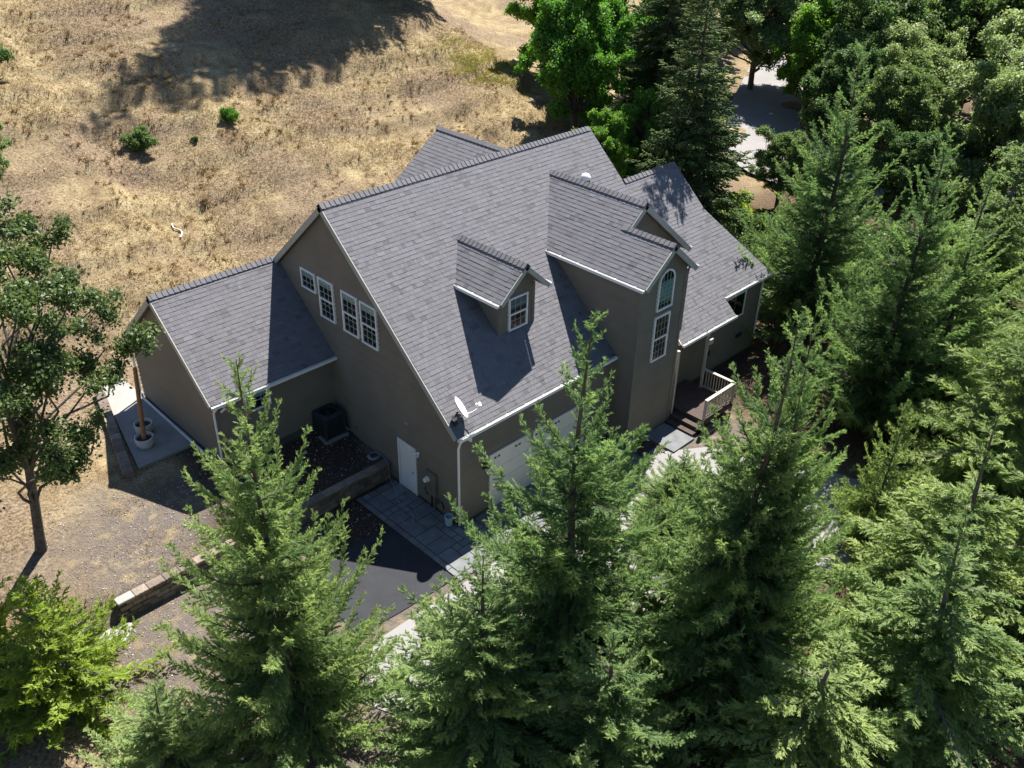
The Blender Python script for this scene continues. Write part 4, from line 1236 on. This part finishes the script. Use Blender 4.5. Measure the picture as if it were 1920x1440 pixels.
def gz(x, y): return float(height(x, y))-0.05
def cyp(v, x, y, H, w, rz, label, group=None, z=None, tilt=(0, 0)):
    return plant_from('cypress_tree', label, 'conifer', *CYP[v], (x, y, gz(x, y) if z is None else z), (w, w, H/12.0), rz, group, tilt=tilt)
def spr(v, x, y, H, w, rz, label, group=None):
    return plant_from('spruce_tree', label, 'conifer', *SPR[v], (x, y, gz(x, y)), (w, w, H/12.0), rz, group)

cyp(0, -8.8, -3.3, 11.9, 0.86, 0.4, 'tall feathery cypress whose tip stands before the left wing roof')
cyp(1, -2.95, -7.55, 12.4, 1.10, 2.1, 'tall feathery cypress standing in front of the garage doors')
cyp(2, 0.75, -10.2, 12.1, 1.0, 1.0, 'feathery cypress with twin tips in front of the entry deck')
cyp(0, 1.35, -10.45, 12.2, 0.62, 4.0, 'slim second stem of the twin cypress before the entry deck')
cyp(2, -5.75, -7.3, 7.2, 0.95, 3.3, 'short cypress between the two tall cypresses on the driveway edge')
cyp(1, -4.2, -10.0, 6.0, 0.85, 0.2, 'low bushy cypress filling the gap below the garage cypress')
cyp(0, -12.0, -3.2, 4.6, 0.7, 1.4, 'low cypress shoots spreading left of the tall wing cypress')
cyp(0, 5.9, -4.9, 3.0, 0.50, 2.2, 'small bushy cypress growing in the island bed of the driveway')
cyp(2, 4.6, -5.6, 2.2, 0.42, 0.9, 'smallest cypress shrub in the island bed of the driveway')
cyp(1, 21.3, -0.9, 13.6, 1.15, 5.0, 'tallest dark cypress leaning over the right end of the roof')
cyp(0, 16.0, -7.0, 12.7, 1.0, 2.6, 'narrow cypress with a bare lower trunk on brown needle ground', z=-0.1)
cyp(1, 18.2, -8.2, 11.0, 0.95, 0.9, 'smaller narrow cypress just behind the bare-trunked one')
spr(0, 13.2, -12.6, 11.5, 1.05, 0.3, 'broad spruce with drooping brush-like shoots above the brown ground')
spr(1, 6.2, -13.6, 8.8, 1.0, 1.7, 'mid-height spruce with arching boughs beside the driveway gap', )
spr(0, 3.0, -14.4, 7.6, 0.95, 3.9, 'low spruce spreading boughs in front of the twin cypress')
spr(1, -0.4, -13.4, 5.6, 0.9, 5.2, 'small dense spruce below the twin cypress')
spr(0, 9.6, -16.3, 11.5, 1.1, 2.2, 'large spruce with shadowed inner boughs behind the low spruces')
spr(1, 17.5, -13.2, 11.0, 1.0, 4.4, 'spruce partly hidden behind the broad drooping spruce')
spr(0, 24.5, -10.8, 9.5, 0.95, 5.5, 'spruce behind the narrow cypresses on the leaf litter')
spr(1, 29.0, -6.0, 9.0, 0.9, 0.7, 'farther spruce between the narrow cypresses and the pale oak')
cyp(2, 25.5, 2.2, 8.0, 0.7, 3.0, 'dark cypress hidden behind the tallest cypress')
plant_from('young_fir', 'young pale fir with an upright tip at the edge of the dark ground', 'conifer', *YOUNG, (9.3, -10.4, 0), (0.75, 0.75, 1.15), 1.0, cmat='leaf_spruce')
plant_from('young_fir', 'bright yellow-green young fir beside the end of the block wall', 'conifer', *YOUNG, (-12.95, 2.0, 0), (1.25, 1.25, 0.90), 0.0)
plant_from('young_fir', 'bright yellow-green young fir rising behind the other at the yard edge', 'conifer', *YOUNG, (-14.3, 4.3, 0.2), (1.0, 1.0, 0.9), 2.0)

# --- oak at the yard edge
oc = []
def oak_clumps():
    L = []
    spots = [(-10.6, 8.2, 6.4, 1.0), (-11.2, 7.6, 5.8, 1.1), (-9.6, 8.0, 6.2, 0.9), (-10.9, 8.4, 4.2, 1.25), (-10.0, 7.6, 3.9, 1.05), (-11.6, 7.3, 4.3, 1.3), (-9.3, 7.3, 4.5, 0.95), (-10.4, 6.6, 4.8, 1.0),
             (-8.3, 8.8, 6.0, 1.15), (-7.1, 8.6, 6.3, 1.0), (-6.3, 8.1, 6.5, 0.72), (-7.4, 7.6, 6.0, 0.85), (-8.9, 8.2, 7.0, 1.05), (-7.9, 9.6, 7.0, 0.95), (-6.9, 9.2, 7.3, 0.7),
             (-9.9, 8.6, 7.3, 1.2), (-10.6, 7.4, 7.2, 1.15), (-9.2, 9.2, 8.4, 1.1), (-8.1, 9.5, 8.3, 0.75), (-10.2, 9.0, 9.1, 1.15), (-9.4, 10.0, 9.6, 0.85),
             (-10.9, 8.2, 9.4, 1.1), (-10.0, 9.6, 10.3, 0.95)]
    for (x, y, z, r) in spots:
        if z < 5: x, y, z = x-0.65, y-3.0, z+2.0
        else: x, y, z = x-1.5, y-3.7, z+2.2
        L.append((x, y, z, r*0.92, r*0.66))
    for (x, y, z, r) in ((-8.9, 8.3, 11, .75), (-8.5, 7.2, 11, .65), (-9.7, 6.4, 11, .8), (-9.4, 5.2, 11, .8), (-9.3, 4.0, 10.8, .7), (-10.7, 4, 11, .9), (-10.8, 3.9, 9, .9), (-11.5, 3.2, 9, .9), (-9.8, 5, 9, .8), (-9.6, 7.6, 11.6, .8)):
        L.append((x, y, z, r, r*0.7))
    return L
OCL = oak_clumps()
oak_me = leaf_cloud(41, OCL, 880, 0.12, 'leaf_dark_oak', 0.45, 0.8, 4, (0.24, 0.44))
T = MB()
stem = [(-11.25, 7.45, 0.5), (-11.15, 7.3, 1.6), (-11.05, 7.0, 3.0), (-11.0, 6.5, 4.6), (-11.2, 5.7, 6.8), (-11.4, 5.2, 9.5)]
T.tube(stem, [0.22, 0.155, 0.14, 0.125, 0.10, 0.05], 10)
for (x, y, z, r_, _) in OCL:
    b = V3(stem[2 if z < 7 else (3 if z < 9.4 else 4)])
    limb(T, b, (x, y, z-0.1), 0.055, 0.018, 0.18, 5)
ob = T.build('trunk', 'bark_grey'); otm = ob.data; bpy.data.objects.remove(ob)
plant_from('oak_tree', 'dark glossy-leaved oak with a grey trunk in the dry grass by the patio', 'tree', oak_me, otm, (0, 0, 0))

# --- generic broadleaf trees
def broadleaf(seed, H, R, nclump, mat, size, per_area, bark='bark', trunk_h=0.3, flat=0.75):
    r = np.random.default_rng(seed); cl = []
    for k in range(nclump):
        d = nrm(r.normal(size=3)); d[2] = d[2]*0.9+0.12
        lob = 0.72+0.42*math.sin(3.1*math.atan2(d[1], d[0])+seed)*0.5+0.35*r.random()
        f = lob*(1-0.55*r.random()**2.2)
        zc = H*(trunk_h+(1-trunk_h)*0.48); hh = H*(1-trunk_h)*0.46
        sz = R*r.uniform(0.12, 0.25)
        cl.append((d[0]*R*f*0.92, d[1]*R*f*0.92, max(H*0.05, zc+d[2]*hh*f), sz, sz*flat))
    me = leaf_cloud(seed+1, cl, per_area, size, mat, 0.4, 0.8)
    T = MB(); st = [(0, 0, -0.4), (0.1, 0.05, H*0.2), (-0.1, 0.1, H*0.45), (0.05, 0, H*0.75)]
    T.tube(st, [H*0.026, H*0.020, H*0.015, H*0.006], 9)
    for c in cl:
        b = V3((0, 0, H*min(0.72, max(0.15, c[2]/H-random.uniform(0.12, 0.32)))))
        limb(T, b, (c[0], c[1], c[2]-0.1), H*0.008, H*0.0025, 0.15, 5)
    return me, trunk_to_mesh(T, bark)
MAPLE = broadleaf(51, 12, 4.4, 80, 'leaf_maple', 0.22, 300, 'bark', 0.06, 0.9)
LIVE = broadleaf(61, 11, 5.2, 85, 'leaf_light', 0.20, 230, 'bark_grey', 0.22)
DARK = broadleaf(71, 12, 4.6, 80, 'leaf_oak', 0.22, 240, 'bark', 0.18)
BUSH = broadleaf(81, 1.5, 0.9, 26, 'leaf_maple', 0.10, 1500, 'bark', 0.05, 0.8)

def bl(kind, name, x, y, s, rz, label, cat='tree', group=None, cmat=None, sc=None):
    return plant_from(name, label, cat, *kind, (x, y, gz(x, y)), sc or (s, s, s), rz, group, cmat)
bl(MAPLE, 'maple_tree', 30.5, 22.5, 0.85, 0.5, 'bright green bushy maple growing behind the roof ridge')
bl(MAPLE, 'maple_tree', 37.5, 30.5, 0.95, 2.5, 'green maple rising behind the bushy maple on the slope')
bl(MAPLE, 'maple_tree', 27.0, 17.0, 0.50, 4.0, 'low green maple sapling close behind the right roof gable')
plant_from('fir_tree', 'tall fir with hanging boughs between the maple and the road', 'conifer', *FIR, (35.0, 18.8, gz(35, 18.8)), 0.9, 0.4)
plant_from('fir_tree', 'slender tall fir close behind the right wing roof', 'conifer', *FIR, (20.0, 5.9, gz(20.0, 5.9)), (0.82, 0.82, 0.92), 5.6)
plant_from('fir_tree', 'fir with a leaning dark trunk beside the grey road', 'conifer', *FIR, (33.0, 14.2, gz(33, 14.2)), 0.72, 2.4, tilt=(0.0, 0.06))
plant_from('fir_tree', 'fir farther up the slope above the maples', 'conifer', *FIR, (47.5, 27.5, gz(47.5, 27.5)), 0.95, 3.9)
bl(DARK, 'oak_tree', 46.0, 11.0, 0.75, 1.0, 'dark oak standing at the near side of the grey road')
bl(DARK, 'oak_tree', 34.8, 8.8, 0.45, 2.2, 'small dark oak on the pale dirt beside the road')
bl(DARK, 'oak_tree', 52.0, 12.5, 1.0, 3.0, 'large dark oak behind the tallest cypress')
bl(DARK, 'oak_tree', 60.0, 20.5, 1.05, 4.0, 'dark oak on the far side of the road')
bl(DARK, 'oak_tree', 60.5, 8.5, 1.1, 5.0, 'dark oak in the shade between the road and the pale oak')
bl(DARK, 'oak_tree', 44.0, 6.3, 0.72, 0.3, 'shaded oak behind the narrow cypresses')
bl(DARK, 'oak_tree', 37.5, 2.2, 0.55, 1.9, 'low shaded oak right behind the narrow cypress tops')
bl(MAPLE, 'maple_tree', 36.0, 26.0, 0.85, 1.3, 'full green maple between the bushy maple and the firs')
bl(MAPLE, 'maple_tree', 42.0, 25.0, 0.80, 5.1, 'yellowish green maple beside the road behind the firs')
bl(MAPLE, 'maple_tree', 31.0, 16.8, 0.55, 3.1, 'green maple undergrowth at the foot of the tall fir')
bl(LIVE, 'oak_tree', 50.0, 8.5, 0.85, 4.4, 'pale green oak above the bend of the road')
plant_from('fir_tree', 'dark fir behind the road bend oaks', 'conifer', *FIR, (56.0, 14.5, gz(56, 14.5)), 0.9, 1.2)
plant_from('fir_tree', 'fir beside the leaning fir with sparse hanging boughs', 'conifer', *FIR, (38.0, 20.5, gz(38.0, 20.5)), 0.8, 5.0)
bl(LIVE, 'oak_tree', 46.5, -0.6, 1.0, 0.8, 'pale sunlit oak with a slanting trunk on the leafy slope')
bl(LIVE, 'oak_tree', 56.0, 1.0, 1.1, 2.0, 'pale oak crown behind the slanting-trunked oak')
bl(LIVE, 'oak_tree', 66.0, 8.0, 1.1, 3.5, 'pale oak far up the wooded slope')
bl(LIVE, 'oak_tree', 40.0, -6.0, 0.75, 5.0, 'pale oak at the edge of the spruces')
for i, (x, y, s) in enumerate(((75, 22, 1.2), (80, 8, 1.2), (70, -4, 1.2), (58, -10, 1.1), (85, 32, 1.3), (72, 38, 1.2), (62, 36, 1.1))):
    bl(DARK if i % 2 else LIVE, 'oak_tree', x, y, s, i*1.3, 'oak in the wood beyond the road', group='oaks of the far wood')
# tall firs on top of the bank: their shadows fall on the dry hillside
for i, (x, y, s) in enumerate(((32.0, 42.0, 2.05), (26.5, 42.0, 2.0), (29.5, 44.5, 2.1))):
    plant_from('fir_tree', 'tall fir on top of the dry bank', 'conifer', *FIR, (x, y, gz(x, y)), (1.25, 1.25, s), i*1.9, 'firs above the dry bank')
# shrubs
bl(BUSH, 'shrub', 3.7, 29.4, 0.88, 0.0, 'round dark green shrub alone on the dry hillside', 'shrub', cmat='leaf_oak')
bl(BUSH, 'shrub', 9.2, 29.7, 0.62, 2.0, 'small green shrub near the tree shadow on the hillside', 'shrub')
bl(BUSH, 'shrub', 6.6, 29.2, 0.24, 4.0, 'tiny green shrub between the two hillside shrubs', 'shrub', cmat='leaf_oak')
for i, (x, y, s, lab, mt) in enumerate(((-0.9, 35.4, 1.3, 'grey-green brush on the bank crest at the hill corner', 'leaf_oak'), (-2.2, 34.0, 0.9, 'low olive brush beside the crest brush', 'leaf_light'),
        (-3.4, 33.6, 1.5, 'olive shrub at the edge of the hillside', 'leaf_light'),
        
        (24.0, 12.0, 1.0, 'green shrub in the lit grass behind the right wing', 'leaf_bright'), (26.0, 10.2, 1.1, 'yellow-green shrub near the right roof edge', 'leaf_bright'), (22.5, 8.0, 0.9, 'low green shrub under the tallest cypress', 'leaf_bright'), (28.5, 12.5, 0.9, 'light green shrub below the leaning fir', 'leaf_bright'))):
    bl(BUSH, 'shrub', x, y, s, i*0.9, lab, 'shrub', cmat=mt)
for i, (x, y) in enumerate(((30.6, 40.2), (25.6, 40.4), (28.5, 40.6))):
    bl(BUSH, 'shrub', x, y, 2.0, i*1.7, 'dark brush at the foot of the bank firs', 'shrub', 'brush under the bank firs', cmat='leaf_oak')
bl(BUSH, 'shrub', 42.3, 0.4, 2.7, 0.6, 'big round bush screening the road bend', 'shrub', cmat='leaf_light')
bl(DARK, 'oak_tree', 44.8, 1.6, 0.42, 2.6, 'small dark oak hiding the bend of the road')
for i, (x, y, sc_, mt) in enumerate(((23.5, 3.5, 1.5, 'leaf_maple'), (27.0, 5.6, 1.9, 'leaf_oak'), (30.0, 1.8, 2.2, 'leaf_light'), (33.5, -2.6, 2.0, 'leaf_oak'), (26.5, -1.6, 1.6, 'leaf_oak'),
        (29.5, 8.6, 1.6, 'leaf_bright'), (35.0, 5.0, 2.2, 'leaf_light'), (22.0, -4.6, 1.2, 'leaf_oak'), (31.8, -8.8, 2.0, 'leaf_oak'), (37.0, -3.5, 2.0, 'leaf_light'))):
    bl(BUSH, 'shrub', x, y, sc_, i*1.1, 'leafy undergrowth among the conifers beyond the right wing', 'shrub', 'undergrowth beyond the right wing', cmat=mt)
bl(LIVE, 'oak_tree', 55.0, 24.0, 1.0, 0.9, 'pale oak between the road and the far wood')
bl(MAPLE, 'maple_tree', 53.0, 17.5, 0.85, 0.9, 'fresh green maple across the road')
# pale young tree at the yard's far edge
bl(MAPLE, 'oak_sapling', -4.8, 27.5, 0.36, 1.0, 'pale green young oak at the edge of the dry hillside', 'tree', cmat='leaf_light')

# --- dead branch lying on the hillside
T = MB(); bpts = []
for (x, y) in ((2.3, 24.3), (2.2, 23.9), (2.35, 23.5), (2.2, 23.1), (1.95, 22.8)): bpts.append((x, y, float(height(x, y))+0.10))
T.tube(smooth(bpts, 4), list(np.linspace(0.035, 0.05, 17)), 6); 
tag(T.build('fallen_branch', 'deadwood'), 'bleached fallen branch lying on the dry hillside above the wing', 'branch')

# --- grass and gravel
def grass(name, label, n, region, mat, hmin, hmax, wid, seed, mask=None, blades=4):
    r = np.random.default_rng(seed); (x0, x1, y0, y1) = region
    x = r.uniform(x0, x1, n); y = r.uniform(y0, y1, n)
    keep = mask(x, y, r) if mask is not None else np.ones(n, bool)
    x = x[keep]; y = y[keep]; z = height(x, y); m = len(x)
    idx = np.repeat(np.arange(m), blades); q = len(idx)
    tall = (0.55+0.9*vnoise(x*0.7, y*0.7, 21))[idx]
    b = np.stack([x, y, z-0.01], 1)[idx]+np.concatenate([r.normal(0, 0.05, (q, 2)), np.zeros((q, 1))], 1)
    # grass leans downhill
    d = nrm(np.stack([r.normal(0, 0.55, q), r.normal(-0.35, 0.55, q), r.uniform(0.35, 1.0, q)], 1))
    sd = nrm(np.cross(d, nrm(r.normal(size=(q, 3)))))
    ln = r.uniform(hmin, hmax, q)*tall; wv = np.full(q, wid)*r.uniform(0.7, 1.3, q)
    V = np.stack([b-sd*(wv/2)[:, None], b+sd*(wv/2)[:, None], b+d*ln[:, None]-np.array((0, 0, 1))*(ln*0.12)[:, None]], 1)
    tn = 0.2+0.6*vnoise(x*0.35, y*0.35, 22)[idx]+r.normal(0, 0.18, q)
    me = np_mesh(name, V.reshape(-1, 3), np.arange(q*3).reshape(q, 3), np.clip(tn, 0, 1), mat)
    o = bpy.data.objects.new(name, me); COL.objects.link(o)
    return tag(o, label, 'grass', kind='stuff')
def hill_mask(x, y, r):
    bare = sstep(0.46, 0.62, vnoise(x*0.18, y*0.18, 31))*0.88
    return (r.random(len(x)) > bare) & ~((x > -5.3) & (x < 18) & (y < 15)) & ~((x < -4.5) & (x > -8.2) & (y < 16.5))
grass('dry_grass', 'straw-coloured dry grass covering the hillside', 90000, (-12, 34, 14, 44), 'dry_grass', 0.06, 0.22, 0.026, 3, hill_mask, 3)
grass('dry_grass', 'short dry straw grass scattered over the gravel yard', 15000, (-15, -5.5, 0, 15), 'dry_grass', 0.03, 0.10, 0.018, 4,
      lambda x, y, r: (vnoise(x*0.6, y*0.6, 33) > 0.42) & ~((y > 3.6) & (y < 4.2)) & ~((x > -8.0) & (y > 8.4)) & ~((x > -11.7) & (x < -10.1) & (y > 2.9) & (y < 3.8)))
grass('weed_tufts', 'taller brown weed tufts dotted over the dry hillside', 2600, (-12, 30, 15, 42), 'leaf_dry', 0.14, 0.42, 0.03, 13,
      lambda x, y, r: (vnoise(x*0.35, y*0.35, 41) > 0.55) & ~((x > -5.3) & (x < 18) & (y < 15)) & ~((x < -4.5) & (x > -8.2) & (y < 16.5)), 16)
grass('green_grass', 'yellow-green grass behind the right wing and below the maple', 16000, (19, 34, 6, 16), 'green_grass', 0.10, 0.34, 0.03, 6,
      lambda x, y, r: (vnoise(x*0.4, y*0.4, 35) > 0.45))
grass('green_grass', 'yellow-green grass on the slope beside the maple', 7000, (25, 36, 27, 37), 'green_grass', 0.10, 0.34, 0.035, 7, lambda x, y, r: r.random(len(x))*1.1+((x-30.5)/4.2)**2+((y-31.5)/3.6)**2 < 0.75+0.9*vnoise(x*0.5, y*0.5, 36))
def pebbles(n, region, seed, smin, smax, mask=None, zfix=None):
    r = np.random.default_rng(seed); x0, x1, y0, y1 = region
    x = r.uniform(x0, x1, n); y = r.uniform(y0, y1, n)
    k = mask(x, y); x = x[k]; y = y[k]; n = len(x)
    z = height(x, y) if zfix is None else np.full(n, zfix); s = smin+(smax-smin)*r.random(n)**3
    oct_ = np.array([(1, 0, 0), (0, 1, 0), (-1, 0, 0), (0, -1, 0), (0, 0, 0.7), (0, 0, -0.5)], float)
    V = oct_[None]*r.uniform(0.6, 1.2, (n, 6, 1))*s[:, None, None]
    w = r.uniform(0, 6.28, n); cw, sw_ = np.cos(w)[:, None], np.sin(w)[:, None]
    V = np.stack([V[..., 0]*cw-V[..., 1]*sw_, V[..., 0]*sw_+V[..., 1]*cw, V[..., 2]], -1)+np.stack([x, y, z+0.2*s], 1)[:, None]
    tri = np.array([(4, 0, 1), (4, 1, 2), (4, 2, 3), (4, 3, 0), (5, 1, 0), (5, 2, 1), (5, 3, 2), (5, 0, 3)])
    F = (np.arange(n)*6)[:, None, None]+tri[None]
    me = np_mesh('gravel', V.reshape(-1, 3), F.reshape(-1, 3), np.repeat(r.random(n), 8), 'pebble')
    o = bpy.data.objects.new('gravel', me); COL.objects.link(o)
    return o
g = pebbles(6000, (-11, -0.2, 0.5, 9), 9, 0.008, 0.04, lambda x, y: ~((x > -1.9) & (y < 3.7)) & ~((y > 3.7) & (y < 4.15)) & ~((x > -5.6) & (y < 1.8)) & ~((x > -4.9) & (y > 7.1)))
tag(g, 'loose pale gravel and bark chips on the yard beside the wall', 'gravel', kind='stuff')
g = pebbles(5200, (-7, 13, -9, 1.5), 12, 0.006, 0.022, lambda x, y: ~((x > -1.9) & (y > -2.05)), 0.036)
g.data.materials.clear(); g.data.materials.append(MATS['leaf_dry'])
tag(g, 'brown needle litter scattered over the driveway', 'litter', kind='stuff')
g = pebbles(5000, (-8, 34, 15, 40), 10, 0.012, 0.05, lambda x, y: ~((x > -5.3) & (x < 18) & (y < 15)))
tag(g, 'pale stones and chips lying in the hillside grass', 'stones', kind='stuff')
